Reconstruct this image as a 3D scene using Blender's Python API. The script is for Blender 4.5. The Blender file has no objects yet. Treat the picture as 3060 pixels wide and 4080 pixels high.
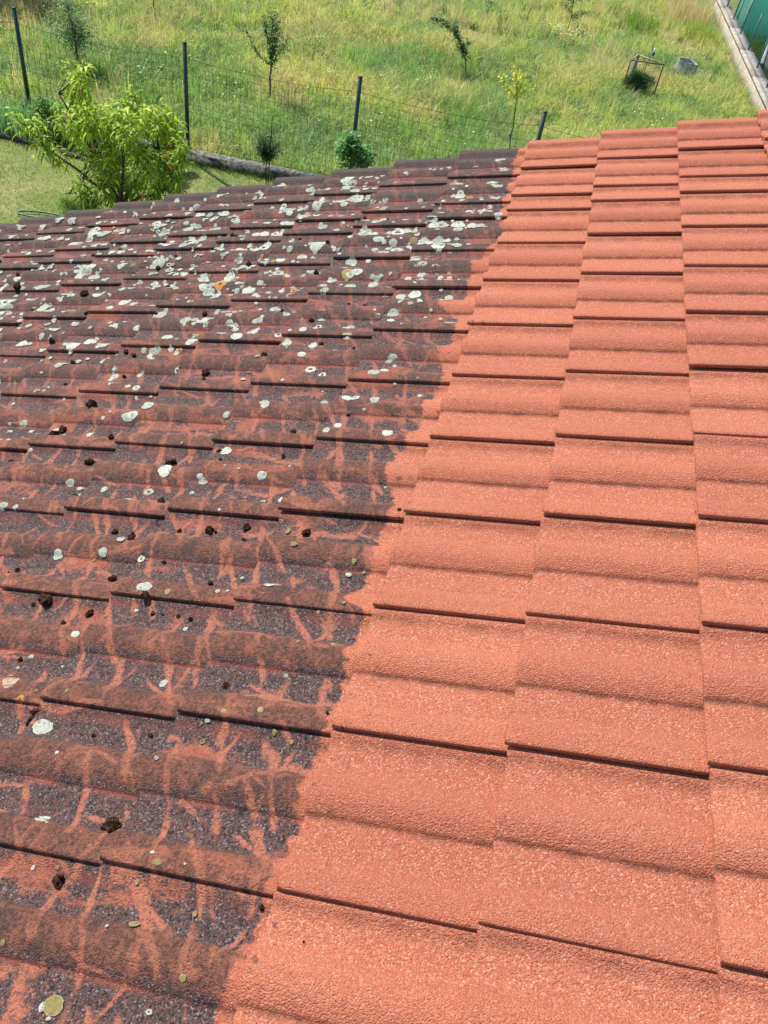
import bpy, bmesh, math, random
import numpy as np
from mathutils import Vector, Matrix, Quaternion

# ------------------------------------------------------------------ camera, world, sun
scene = bpy.context.scene
COL = scene.collection
R0 = ((0.96203122, 0.24035559, 0.12932565), (0.25906322, -0.65495481, -0.70987355), (-0.08591962, 0.71642403, -0.69235426))
cam_d = bpy.data.cameras.new('camera'); cam = bpy.data.objects.new('camera', cam_d); COL.objects.link(cam)
right, down, fwd = Vector(R0[0]), Vector(R0[1]), Vector(R0[2])
cam.matrix_world = Matrix(((right.x, -down.x, -fwd.x, 0.12348736), (right.y, -down.y, -fwd.y, -3.63774114), (right.z, -down.z, -fwd.z, 1.31719741), (0, 0, 0, 1)))
cam_d.sensor_fit = 'VERTICAL'; cam_d.sensor_height = 24.0; cam_d.lens = 24.0 * 3263.63 / 4080.0
cam_d.clip_start = 0.05; cam_d.clip_end = 2000
scene.camera = cam

SUN = Vector((-0.47, 0.31, 0.825)).normalized()
elev = math.asin(SUN.z); azim = math.atan2(SUN.x, SUN.y)
w = bpy.data.worlds.new('World'); scene.world = w; w.use_nodes = True
nt = w.node_tree; nt.nodes.clear()
sky = nt.nodes.new('ShaderNodeTexSky'); sky.sky_type = 'NISHITA'; sky.sun_disc = False
sky.sun_elevation = elev; sky.sun_rotation = azim
bg = nt.nodes.new('ShaderNodeBackground'); bg.inputs[1].default_value = 0.10
wo = nt.nodes.new('ShaderNodeOutputWorld')
nt.links.new(sky.outputs[0], bg.inputs[0]); nt.links.new(bg.outputs[0], wo.inputs[0])
sd = bpy.data.lights.new('sun', 'SUN'); sd.energy = 4.6; sd.angle = math.radians(0.53); sd.color = (1.0, 0.955, 0.89)
so = bpy.data.objects.new('sun', sd); COL.objects.link(so)
so.rotation_euler = SUN.to_track_quat('Z', 'Y').to_euler(); so.location = (-20, 10, 30)
scene.view_settings.view_transform = 'Standard'; scene.view_settings.look = 'None'
scene.view_settings.exposure = 0.56; scene.view_settings.gamma = 1.0
scene.view_settings.use_curve_mapping = False
scene.render.engine = 'CYCLES'

rng = np.random.default_rng(7)
random.seed(11)
GZ = -4.0                                   # ground level; the roof's lower tile edges lie near z = 0

# ------------------------------------------------------------------ helpers
def tag(o, label=None, cat=None, group=None, kind=None):
    if label: o['label'] = label
    if cat: o['category'] = cat
    if group: o['group'] = group
    if kind: o['kind'] = kind
    return o

def empty(name, loc=(0, 0, 0), rot=(0, 0, 0), parent=None):
    o = bpy.data.objects.new(name, None); COL.objects.link(o)
    o.location = loc; o.rotation_euler = rot; o.empty_display_size = 0.1
    if parent: o.parent = parent
    return o

def mesh_np(name, verts, faces, mats, smooth=False, attrs=None, mat_idx=None):
    """faces: list of (n,k) int arrays (k = 3 or 4) or plain list of tuples"""
    me = bpy.data.meshes.new(name)
    verts = np.asarray(verts, dtype=np.float32)
    if isinstance(faces, list) and faces and isinstance(faces[0], np.ndarray):
        loops = np.concatenate([f.ravel() for f in faces]).astype(np.int32)
        sizes = np.concatenate([np.full(len(f), f.shape[1], dtype=np.int32) for f in faces])
    else:
        loops = np.array([i for f in faces for i in f], dtype=np.int32)
        sizes = np.array([len(f) for f in faces], dtype=np.int32)
    starts = np.concatenate([[0], np.cumsum(sizes)[:-1]]).astype(np.int32)
    me.vertices.add(len(verts)); me.vertices.foreach_set('co', verts.ravel())
    me.loops.add(len(loops)); me.loops.foreach_set('vertex_index', loops)
    me.polygons.add(len(sizes)); me.polygons.foreach_set('loop_start', starts)
    me.polygons.foreach_set('loop_total', sizes)
    if smooth: me.polygons.foreach_set('use_smooth', np.ones(len(sizes), dtype=bool))
    if mat_idx is not None: me.polygons.foreach_set('material_index', np.asarray(mat_idx, dtype=np.int32))
    for m in (mats if isinstance(mats, (list, tuple)) else [mats]): me.materials.append(m)
    me.update(calc_edges=True)
    if attrs:
        for k, v in attrs.items():
            v = np.asarray(v, dtype=np.float32)
            if v.ndim == 1:
                a = me.attributes.new(k, 'FLOAT', 'POINT'); a.data.foreach_set('value', v)
            else:
                a = me.attributes.new(k, 'FLOAT_COLOR', 'POINT')
                c = np.ones((len(v), 4), dtype=np.float32); c[:, :3] = v[:, :3]
                a.data.foreach_set('color', c.ravel())
    me.validate()
    return me

def link(name, me, parent=None, loc=None, rot=None):
    o = bpy.data.objects.new(name, me); COL.objects.link(o)
    if parent: o.parent = parent
    if loc is not None: o.location = loc
    if rot is not None: o.rotation_euler = rot
    return o

class MB:
    def __init__(s): s.v = []; s.f = []
    def box(s, c, d, rot=None):
        n = len(s.v); M = rot or Matrix.Identity(3)
        for sx in (-1, 1):
            for sy in (-1, 1):
                for sz in (-1, 1):
                    s.v.append(tuple(Vector(c) + M @ Vector((sx*d[0]/2, sy*d[1]/2, sz*d[2]/2))))
        for f in ((0,1,3,2),(4,6,7,5),(0,4,5,1),(2,3,7,6),(0,2,6,4),(1,5,7,3)): s.f.append(tuple(n+i for i in f))
        return s
    def bar(s, a, b, w, h=None):
        a, b = Vector(a), Vector(b); d = b-a
        return s.box((a+b)/2, (w, h or w, d.length), d.to_track_quat('Z', 'Y').to_matrix())
    def tube(s, pts, rad, seg=6, cap=True):
        pts = [Vector(p) for p in pts]; n0 = len(s.v)
        if not hasattr(rad, '__len__'): rad = [rad]*len(pts)
        for i, p in enumerate(pts):
            d = (pts[min(i+1, len(pts)-1)] - pts[max(i-1, 0)]).normalized()
            q = d.to_track_quat('Z', 'Y').to_matrix()
            for k in range(seg):
                a = 2*math.pi*k/seg
                s.v.append(tuple(p + q @ Vector((math.cos(a)*rad[i], math.sin(a)*rad[i], 0))))
        for i in range(len(pts)-1):
            for k in range(seg):
                a = n0+i*seg+k; b = n0+i*seg+(k+1) % seg
                s.f.append((a, b, b+seg, a+seg))
        if cap:
            s.f.append(tuple(n0+k for k in range(seg))[::-1]); s.f.append(tuple(n0+(len(pts)-1)*seg+k for k in range(seg)))
        return s
    def build(s, name, mat, parent=None, loc=None, rot=None, smooth=False):
        return link(name, mesh_np(name, s.v, s.f, mat, smooth), parent, loc, rot)

def vnoise(x, y, seed=0):
    """smooth 2-D value noise in 0..1, numpy arrays"""
    xi = np.floor(x).astype(np.int64); yi = np.floor(y).astype(np.int64)
    fx = x-xi; fy = y-yi; fx = fx*fx*(3-2*fx); fy = fy*fy*(3-2*fy)
    def h(a, b):
        n = (a*374761393 + b*668265263 + seed*1442695041) & 0xffffffff
        n = ((n ^ (n >> 13))*1274126177) & 0xffffffff
        return ((n ^ (n >> 16)) & 0xffff)/65535.0
    return (h(xi, yi)*(1-fx)+h(xi+1, yi)*fx)*(1-fy)+(h(xi, yi+1)*(1-fx)+h(xi+1, yi+1)*fx)*fy

# ------------------------------------------------------------------ node helpers
class NT:
    def __init__(s, name):
        s.m = bpy.data.materials.new(name); s.m.use_nodes = True; s.t = s.m.node_tree; s.t.nodes.clear()
        s.out = s.t.nodes.new('ShaderNodeOutputMaterial')
    def n(s, typ, **kw):
        nd = s.t.nodes.new(typ)
        for k, v in kw.items():
            if k == 'ins':
                for kk, vv in v.items():
                    if hasattr(vv, 'is_linked') or isinstance(vv, bpy.types.NodeSocket): s.t.links.new(vv, nd.inputs[kk])
                    else: nd.inputs[kk].default_value = vv
            else: setattr(nd, k, v)
        return nd
    def math(s, op, a, b=0.0, c=0.0, clamp=False):
        nd = s.n('ShaderNodeMath', operation=op, use_clamp=clamp, ins={0: a, 1: b, 2: c}); return nd.outputs[0]
    def mix(s, f, a, b, blend='MIX'):
        nd = s.n('ShaderNodeMix', data_type='RGBA', blend_type=blend)
        for sock, v in ((nd.inputs[0], f), (nd.inputs[6], a), (nd.inputs[7], b)):
            if isinstance(v, bpy.types.NodeSocket): s.t.links.new(v, sock)
            elif isinstance(v, (int, float)): sock.default_value = v
            else: sock.default_value = (*v, 1.0) if len(v) == 3 else v
        return nd.outputs[2]
    def noise(s, vec, scale, detail=2.0, rough=0.5, dist=0.0, dim='3D'):
        nd = s.n('ShaderNodeTexNoise', noise_dimensions=dim, ins={'Vector': vec, 'Scale': scale, 'Detail': detail, 'Roughness': rough, 'Distortion': dist}); return nd
    def ramp(s, f, lo, hi, a=0.0, b=1.0, smooth=True):
        nd = s.n('ShaderNodeMapRange', interpolation_type='SMOOTHSTEP' if smooth else 'LINEAR', ins={0: f, 1: lo, 2: hi, 3: a, 4: b}); return nd.outputs[0]
    def vscale(s, vec, sc, off=(0, 0, 0)):
        nd = s.n('ShaderNodeMapping', ins={0: vec, 1: off, 3: sc}); return nd.outputs[0]
    def attr(s, name):
        return s.n('ShaderNodeAttribute', attribute_name=name)
    def bsdf(s, col, rough=0.9, spec=0.3, normal=None, metal=0.0):
        nd = s.n('ShaderNodeBsdfPrincipled', ins={'Base Color': col if isinstance(col, bpy.types.NodeSocket) else (*col, 1.0), 'Roughness': rough, 'Specular IOR Level': spec, 'Metallic': metal})
        if normal is not None: s.t.links.new(normal, nd.inputs['Normal'])
        return nd.outputs[0]
    def bump(s, h, dist, strength=1.0, normal=None):
        nd = s.n('ShaderNodeBump', ins={'Height': h, 'Distance': dist, 'Strength': strength})
        if normal is not None: s.t.links.new(normal, nd.inputs['Normal'])
        return nd.outputs[0]
    def end(s, sh): s.t.links.new(sh, s.out.inputs[0]); return s.m

def mat_plain(name, c1, c2, scale=8.0, rough=0.8, spec=0.3, metal=0.0, bump=0.002, bscale=60.0, detail=5.0):
    t = NT(name); P = t.n('ShaderNodeNewGeometry').outputs['Position']
    n = t.noise(P, scale, detail, 0.6).outputs[0]
    c = t.mix(t.ramp(n, 0.35, 0.65), c1, c2)
    b = t.bump(t.noise(P, bscale, 3).outputs[0], bump)
    return t.end(t.bsdf(c, rough, spec, b, metal))

def mat_leaf(name, c_gain=1.0, rough=0.45, spec=0.4, transl=0.35, tcol=(0.75, 1.0, 0.35)):
    """colour comes from the per-vertex colour the leaf itself has"""
    t = NT(name); a = t.attr('tint').outputs['Color']
    b = t.bsdf(a, rough, spec)
    tr = t.n('ShaderNodeBsdfTranslucent', ins={'Color': t.mix(1.0, a, (tcol[0]*1.6, tcol[1]*1.6, tcol[2]*1.6), 'MULTIPLY')}).outputs[0]
    mx = t.n('ShaderNodeMixShader', ins={0: transl, 1: b, 2: tr}).outputs[0]
    return t.end(mx)

# ------------------------------------------------------------------ roof empty frame
THETA = 0.3327512819559178
GAUGE = 0.3209
COURSES = list(range(-11, 7))
LINES = [0, 1, 1.5] + [2.5 + k for k in range(11)]
A = (-0.0119, 0.0046, 0.0078, -0.0033, -0.0062, 0.0161, 0.0005)
def sag(s, y):
    x = s/2; v = (y+1.6)/1.6
    return A[0]*x*x+A[1]*x*v+A[2]*v*v+A[3]*x**3+A[4]*x*x*v+A[5]*x*v*v+A[6]*v**3
def sagd(s, y):
    e = 1e-3
    return (sag(s+e, y)-sag(s-e, y))/(2*e), (sag(s, y+e)-sag(s, y-e))/(2*e)

house = empty('house', (0, -4.5, GZ))
tag(house, 'house whose tiled roof is weathered and lichened on the left, cleaned orange on the right', 'house')
RM = Matrix(((math.cos(THETA), 0, -math.sin(THETA)), (0, 1, 0), (math.sin(THETA), 0, math.cos(THETA))))
def roofpt(s, y, n=0.0): return RM @ Vector((s, y, n))

# roof-frame empty used by the material for its coordinates: the roof deck object itself carries that frame
DEPTH, LAP = -0.0225, -0.0112
def profile(u):
    """height of the tile's upper face across its width, crest = 0"""
    d = DEPTH
    def sm(a, b, x): 
        t = min(1, max(0, (x-a)/(b-a))); return t*t*(3-2*t)
    if u < 0.10: z = d*sm(0.040, 0.074, u) - 0.0012*(1-min(1, u/0.02))**2
    elif u < 0.195:
        t = min(1, max(0, (u-0.1355)/0.049)); e = math.sqrt(max(0, 1-(1-t)**2)) if t > 0 else 0
        z = d*(1-(0.62*e*min(1, t/0.06)+0.38*sm(0.131, 0.170, u)))
    elif u < 0.27: z = d*sm(0.196, 0.232, u)
    else: z = d + (LAP-0.0022-d)*sm(0.277, 0.296, u)
    z += -0.001*math.sin(math.pi*min(1, max(0, (u-0.07)/0.055)))
    return z
def profile_verge(u):
    if u < 0.262: return profile(u)
    t = min(1, (u-0.262)/0.034); t = t*t*(3-2*t); z = DEPTH + (-0.003-DEPTH)*t
    return z - (0.004*((u-0.325)/0.017)**2 if u > 0.325 else 0)
def profile_half(u):
    d = DEPTH
    def sm(a, b, x):
        t = min(1, max(0, (x-a)/(b-a))); return t*t*(3-2*t)
    if u < 0.12: z = d*sm(0.040, 0.074, u) - 0.0012*(1-min(1, u/0.02))**2
    else: z = d + (LAP-0.0022-d)*sm(0.130, 0.147, u)
    return z

# ------------------------------------------------------------------ tile material
BD = [(0.148,-0.043),(-0.044,-0.024),(-0.322,-0.034),(-0.479,-0.022),(-0.584,0.011),(-0.651,0.002),(-0.816,-0.053),(-0.897,-0.063),(-1.13,-0.049),(-1.163,-0.134),(-1.253,-0.045),(-1.4,-0.042),(-1.458,-0.079),(-1.58,-0.024),(-1.648,-0.03),(-1.765,-0.047),(-1.897,-0.053),(-1.965,-0.073),(-2.04,-0.095),(-2.209,-0.028),(-2.255,-0.042),(-2.325,-0.048),(-2.384,-0.045),(-2.463,-0.041),(-2.495,-0.073),(-2.528,-0.066),(-2.539,-0.016),(-2.646,-0.023),(-2.734,-0.013),(-2.838,-0.012),(-2.903,-0.021),(-2.967,-0.018),(-3.023,-0.009),(-3.09,-0.016),(-3.137,-0.021),(-3.187,-0.015),(-3.24,-0.019),(-3.282,-0.022),(-3.337,-0.031)]
def tile_material(frame_obj):
    t = NT('concrete_tile')
    tc = t.n('ShaderNodeTexCoord'); tc.object = frame_obj
    P = tc.outputs['Object']
    sx = t.n('ShaderNodeSeparateXYZ', ins={0: P}); S, Y = sx.outputs[0], sx.outputs[1]
    P2 = t.n('ShaderNodeCombineXYZ', ins={0: S, 1: Y, 2: 0.0}).outputs[0]
    crest = t.attr('crest').outputs['Fac']
    # border of the cleaned part: measured line across the roof
    fc = t.n('ShaderNodeFloatCurve'); cv = fc.mapping.curves[0]; fc.mapping.use_clip = False
    Y0, Y1 = -3.6, 0.5; X0, X1 = -0.3, 0.1
    pts = sorted([(y, s) for y, s in BD]); pts = [(-3.6, -0.03)] + pts + [(0.5, -0.04)]
    while len(cv.points) < len(pts): cv.points.new(0.5, 0.5)
    for p, (y, s) in zip(cv.points, pts):
        p.location = ((y-Y0)/(Y1-Y0), (s-X0)/(X1-X0)); p.handle_type = 'VECTOR'
    fc.mapping.update()
    t.t.links.new(t.ramp(Y, Y0, Y1, 0, 1, False), fc.inputs['Value'])
    bline = t.math('MULTIPLY_ADD', fc.outputs[0], X1-X0, X0)
    wob = t.math('ADD', t.math('MULTIPLY_ADD', t.noise(P2, 90, 4, 0.7).outputs[0], 0.024, -0.012), t.math('MULTIPLY_ADD', t.noise(t.vscale(P2, (7, 46, 1)), 1.0, 2, 0.5).outputs[0], 0.05, -0.02))
    dcl = t.math('ADD', t.math('SUBTRACT', S, bline), wob)
    clean = t.ramp(dcl, -0.005, 0.004)
    # --- grain (exposed sand in the concrete)
    vor = t.n('ShaderNodeTexVoronoi', feature='F1', ins={'Vector': P, 'Scale': 360.0})
    vr = t.n('ShaderNodeSeparateXYZ', ins={0: vor.outputs['Color']})
    g1, g2, g3 = vr.outputs[0], vr.outputs[1], vr.outputs[2]
    fine = t.noise(P, 330, 3, 0.7).outputs[0]
    mid = t.noise(P, 130, 3, 0.6).outputs[0]
    # --- cleaned colour
    big = t.noise(P2, 3.0, 3).outputs[0]
    oi = t.n('ShaderNodeObjectInfo').outputs['Random']
    c = t.mix(t.ramp(big, 0.3, 0.7), (0.560, 0.176, 0.094), (0.610, 0.206, 0.114))
    c = t.mix(t.ramp(oi, 0, 1, 0, 0.75, False), c, (0.470, 0.142, 0.078))
    flat = t.ramp(crest, 0.7, 0.1, 0.0, 1.0)
    spk = t.math('MULTIPLY', t.ramp(g1, 0.70, 0.95), t.math('MULTIPLY_ADD', flat, 0.5, 0.5))
    c = t.mix(t.math('MULTIPLY', spk, 0.62), c, (0.78, 0.42, 0.30))
    dk = t.math('MULTIPLY', t.ramp(g2, 0.66, 0.95), t.math('MULTIPLY_ADD', flat, 0.4, 0.3))
    c = t.mix(t.math('MULTIPLY', dk, 0.7), c, (0.30, 0.075, 0.045))
    c = t.mix(t.ramp(fine, 0.44, 0.60, 0.0, 0.62), c, (0.33, 0.092, 0.05))
    c = t.mix(t.ramp(t.noise(P2, 16, 5, 0.65).outputs[0], 0.60, 0.78, 0, 0.30), c, (0.38, 0.13, 0.08))
    # residue left in the foot of the rolls and in the laps
    low = t.attr('groove').outputs['Fac']
    res = t.math('MULTIPLY', low, t.ramp(t.noise(P2, 22, 4, 0.6).outputs[0], 0.36, 0.66, 0.15, 0.85))
    c = t.mix(res, c, (0.17, 0.060, 0.036))
    stain = t.ramp(t.noise(P2, 30, 4, 0.7).outputs[0], 0.72, 0.80, 0, 0.55)
    drip = t.noise(t.vscale(P2, (2.2, 30, 1)), 1.0, 4, 0.65).outputs[0]
    c = t.mix(t.ramp(drip, 0.56, 0.72, 0, 0.28), c, (0.34, 0.115, 0.065))
    missed = t.math('MULTIPLY', t.ramp(t.noise(P2, 48, 4, 0.7).outputs[0], 0.60, 0.66), t.ramp(S, 0.14, 0.0, 0.0, 0.85))
    c = t.mix(missed, c, (0.13, 0.060, 0.045))
    c_clean = t.mix(stain, c, (0.16, 0.06, 0.045))
    # --- weathered colour
    nz = t.noise(P2, 5.0, 4, 0.6); nb = nz.outputs[0]
    ch = t.mix(t.ramp(g1, 0.15, 0.85), (0.016, 0.012, 0.013), (0.100, 0.076, 0.076))
    ch = t.mix(t.ramp(mid, 0.42, 0.62, 0, 0.5), ch, (0.120, 0.055, 0.040))
    ch = t.mix(t.ramp(g3, 0.90, 0.97, 0, 0.6), ch, (0.36, 0.33, 0.34))
    ch = t.mix(t.ramp(g2, 0.82, 0.95, 0, 0.6), ch, (0.33, 0.11, 0.08))
    ro = t.mix(t.ramp(mid, 0.35, 0.65), (0.085, 0.036, 0.024), (0.215, 0.080, 0.050))
    ro = t.mix(t.ramp(g1, 0.7, 1.0, 0, 0.5), ro, (0.27, 0.13, 0.095))
    ro = t.mix(t.ramp(g2, 0.75, 1.0, 0, 0.6), ro, (0.05, 0.03, 0.025))
    # the far, higher part of the roof carries a greyer crust
    ro = t.mix(t.ramp(t.noise(t.vscale(P2, (1.0, 0.5, 1)), 24, 5, 0.7).outputs[0], 0.52, 0.64, 0, 0.65), ro, (0.32, 0.112, 0.068))
    ro = t.mix(t.ramp(t.noise(t.vscale(P2, (1.0, 0.6, 1), (4, 2, 0)), 17, 5, 0.7).outputs[0], 0.52, 0.64, 0, 0.6), ro, (0.050, 0.034, 0.028))
    far = t.ramp(Y, -2.2, -0.6)
    ro = t.mix(t.math('MULTIPLY', far, t.ramp(nb, 0.35, 0.6, 0.45, 0.9)), ro, t.mix(t.ramp(g1, 0.1, 0.9), (0.030, 0.023, 0.021), (0.090, 0.068, 0.061)))
    d = t.mix(t.ramp(crest, 0.25, 0.75), ch, ro)
    # bare red patches
    pn = t.noise(t.vscale(P2, (4.5, 9.0, 1)), 1.0, 5, 0.62, 0.6).outputs[0]
    pmid = t.ramp(Y, -3.2, -1.4, 0.035, -0.02, False)
    pg = t.math('ADD', t.math('ADD', pn, t.math('MULTIPLY_ADD', pmid, -1.0, t.ramp(Y, -1.3, -0.4, 0.0, -0.035))), t.math('MULTIPLY_ADD', t.noise(P2, 200, 3, 0.7).outputs[0], 0.22, -0.11))
    pm = t.ramp(pg, 0.555, 0.625, 0.0, 0.92)
    red = t.mix(t.ramp(mid, 0.3, 0.7), (0.29, 0.085, 0.050), (0.44, 0.145, 0.085))
    red = t.mix(t.math('MULTIPLY', far, 0.75), red, t.mix(t.ramp(mid, 0.3, 0.7), (0.17, 0.055, 0.038), (0.34, 0.115, 0.075)))
    red = t.mix(t.ramp(g2, 0.7, 1.0, 0, 0.7), red, (0.14, 0.05, 0.04))
    d = t.mix(t.math('MULTIPLY', pm, t.math('MULTIPLY_ADD', crest, -0.25, 1.0)), d, red)
    # groove of red wash at foot of rolls
    d = t.mix(t.math('MULTIPLY', t.math('MULTIPLY', low, 0.75), t.ramp(t.noise(P2, 7, 3).outputs[0], 0.38, 0.6)), d, (0.36, 0.09, 0.055))
    # washed streaks left by the lance: narrow wandering lines
    rgh = t.noise(P2, 190, 3, 0.7).outputs[0]
    def streaks(rot, freq, seed, warp, wlo, whi, msk_lo, msk_hi, mscale):
        m = t.n('ShaderNodeMapping', ins={0: P2, 1: (seed, seed*0.7, 0), 2: (0, 0, rot)}).outputs[0]
        wn = t.noise(t.vscale(m, (1.2, 0.55, 1)), 9.0, 3, 0.55).outputs[0]
        wn2 = t.noise(m, 42.0, 2, 0.5).outputs[0]
        x = t.n('ShaderNodeSeparateXYZ', ins={0: m}).outputs[0]
        ph = t.math('ADD', t.math('MULTIPLY', x, freq), t.math('ADD', t.math('MULTIPLY', wn, warp), t.math('MULTIPLY', wn2, 0.05)))
        fr = t.math('ABSOLUTE', t.math('SUBTRACT', t.math('FRACT', ph), 0.5))
        ln = t.ramp(t.math('ADD', fr, t.math('MULTIPLY_ADD', rgh, 0.16, -0.08)), wlo, whi, 1.0, 0.0)
        mk = t.ramp(t.noise(t.vscale(m, (1.6, 0.8, 1), (3.1, seed, 0)), mscale, 2, 0.5).outputs[0], msk_lo, msk_hi)
        return t.math('MULTIPLY', ln, mk)
    s1 = streaks(-0.25, 11.0, 0.0, 0.95, 0.05, 0.11, 0.47, 0.54, 10.0)
    s2 = streaks(-0.60, 10.0, 5.3, 0.7, 0.04, 0.10, 0.50, 0.56, 9.0)
    s3 = streaks(0.30, 9.0, 9.1, 0.9, 0.02, 0.08, 0.53, 0.59, 9.0)
    s4 = streaks(1.45, 6.0, 2.7, 1.4, 0.03, 0.09, 0.52, 0.58, 8.0)
    s5 = streaks(1.9, 11.0, 6.6, 1.2, 0.03, 0.09, 0.54, 0.60, 9.0)
    st = t.math('MAXIMUM', s5, t.math('MAXIMUM', t.math('MAXIMUM', s1, s2), t.math('MAXIMUM', s3, s4)))
    st = t.math('MULTIPLY', st, t.ramp(t.noise(P2, 120, 4, 0.7).outputs[0], 0.36, 0.52, 0.15, 1.0))
    amt = t.math('MULTIPLY', st, t.ramp(crest, 0.25, 0.8, 0.95, 0.60))
    amt = t.math('MULTIPLY', amt, t.ramp(Y, -2.3, -0.7, 1.0, 0.38))
    d = t.mix(amt, d, t.mix(t.ramp(g2, 0.6, 1.0, 0, 0.6), (0.48, 0.165, 0.098), (0.20, 0.075, 0.05)))
    # yellow-green speckle near the border
    yl = t.n('ShaderNodeTexVoronoi', feature='F1', ins={'Vector': P2, 'Scale': 26.0})
    yls = t.n('ShaderNodeSeparateXYZ', ins={0: yl.outputs['Color']})
    ym = t.math('MULTIPLY', t.ramp(t.math('ADD', yl.outputs['Distance'], t.math('MULTIPLY', mid, 0.35)), 0.22, 0.36, 1, 0), t.ramp(yls.outputs[0], 0.62, 0.68))
    ym = t.math('MULTIPLY', ym, t.ramp(S, -0.75, -0.25, 0.0, 0.75))
    d = t.mix(t.math('MULTIPLY', ym, t.ramp(g3, 0.2, 0.7)), d, (0.27, 0.20, 0.055))
    edge_dirt = t.math('MULTIPLY', t.ramp(t.math('ADD', Y, t.math('MULTIPLY', t.noise(P2, 12, 3).outputs[0], 0.08)), 0.24, 0.33), 0.8)
    d = t.mix(edge_dirt, d, t.mix(t.ramp(g1, 0.1, 0.9), (0.030, 0.024, 0.022), (0.095, 0.075, 0.068)))
    col = t.mix(clean, d, c_clean)
    # relief
    gb = t.math('ADD', t.math('MULTIPLY', fine, 1.0), t.math('MULTIPLY', mid, 0.45))
    gb = t.math('ADD', gb, t.math('MULTIPLY', vor.outputs['Distance'], -0.5))
    coarse = t.noise(P, 26, 4, 0.6).outputs[0]
    h = t.math('ADD', gb, t.math('MULTIPLY', coarse, 0.5))
    nrm = t.bump(h, 0.0050, 1.0)
    rough = t.math('MULTIPLY_ADD', clean, 0.12, 0.72)
    sh = t.n('ShaderNodeBsdfPrincipled', ins={'Base Color': col, 'Roughness': rough, 'Specular IOR Level': 0.38, 'Normal': nrm}).outputs[0]
    return t.end(sh)

# deck (carries the roof frame)
deck_mat = mat_plain('roof_underlay', (0.03, 0.026, 0.024), (0.05, 0.04, 0.036), 6)
S0, S1 = COURSES[0]*GAUGE-0.02, (COURSES[-1]+1)*GAUGE+0.05
Yn, Yf = -0.3*LINES[-1]-0.02, 0.30
mb = MB(); mb.box(((S0+S1)/2, (Yn+Yf)/2, -0.145), (S1-S0, Yf-Yn, 0.05))
roof = mb.build('roof', deck_mat, house)
roof.matrix_parent_inverse = house.matrix_basis.inverted() if False else Matrix.Translation((0, 4.5, -GZ))
roof.rotation_euler = (0, -THETA, 0)
TILE = tile_material(roof)

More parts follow.
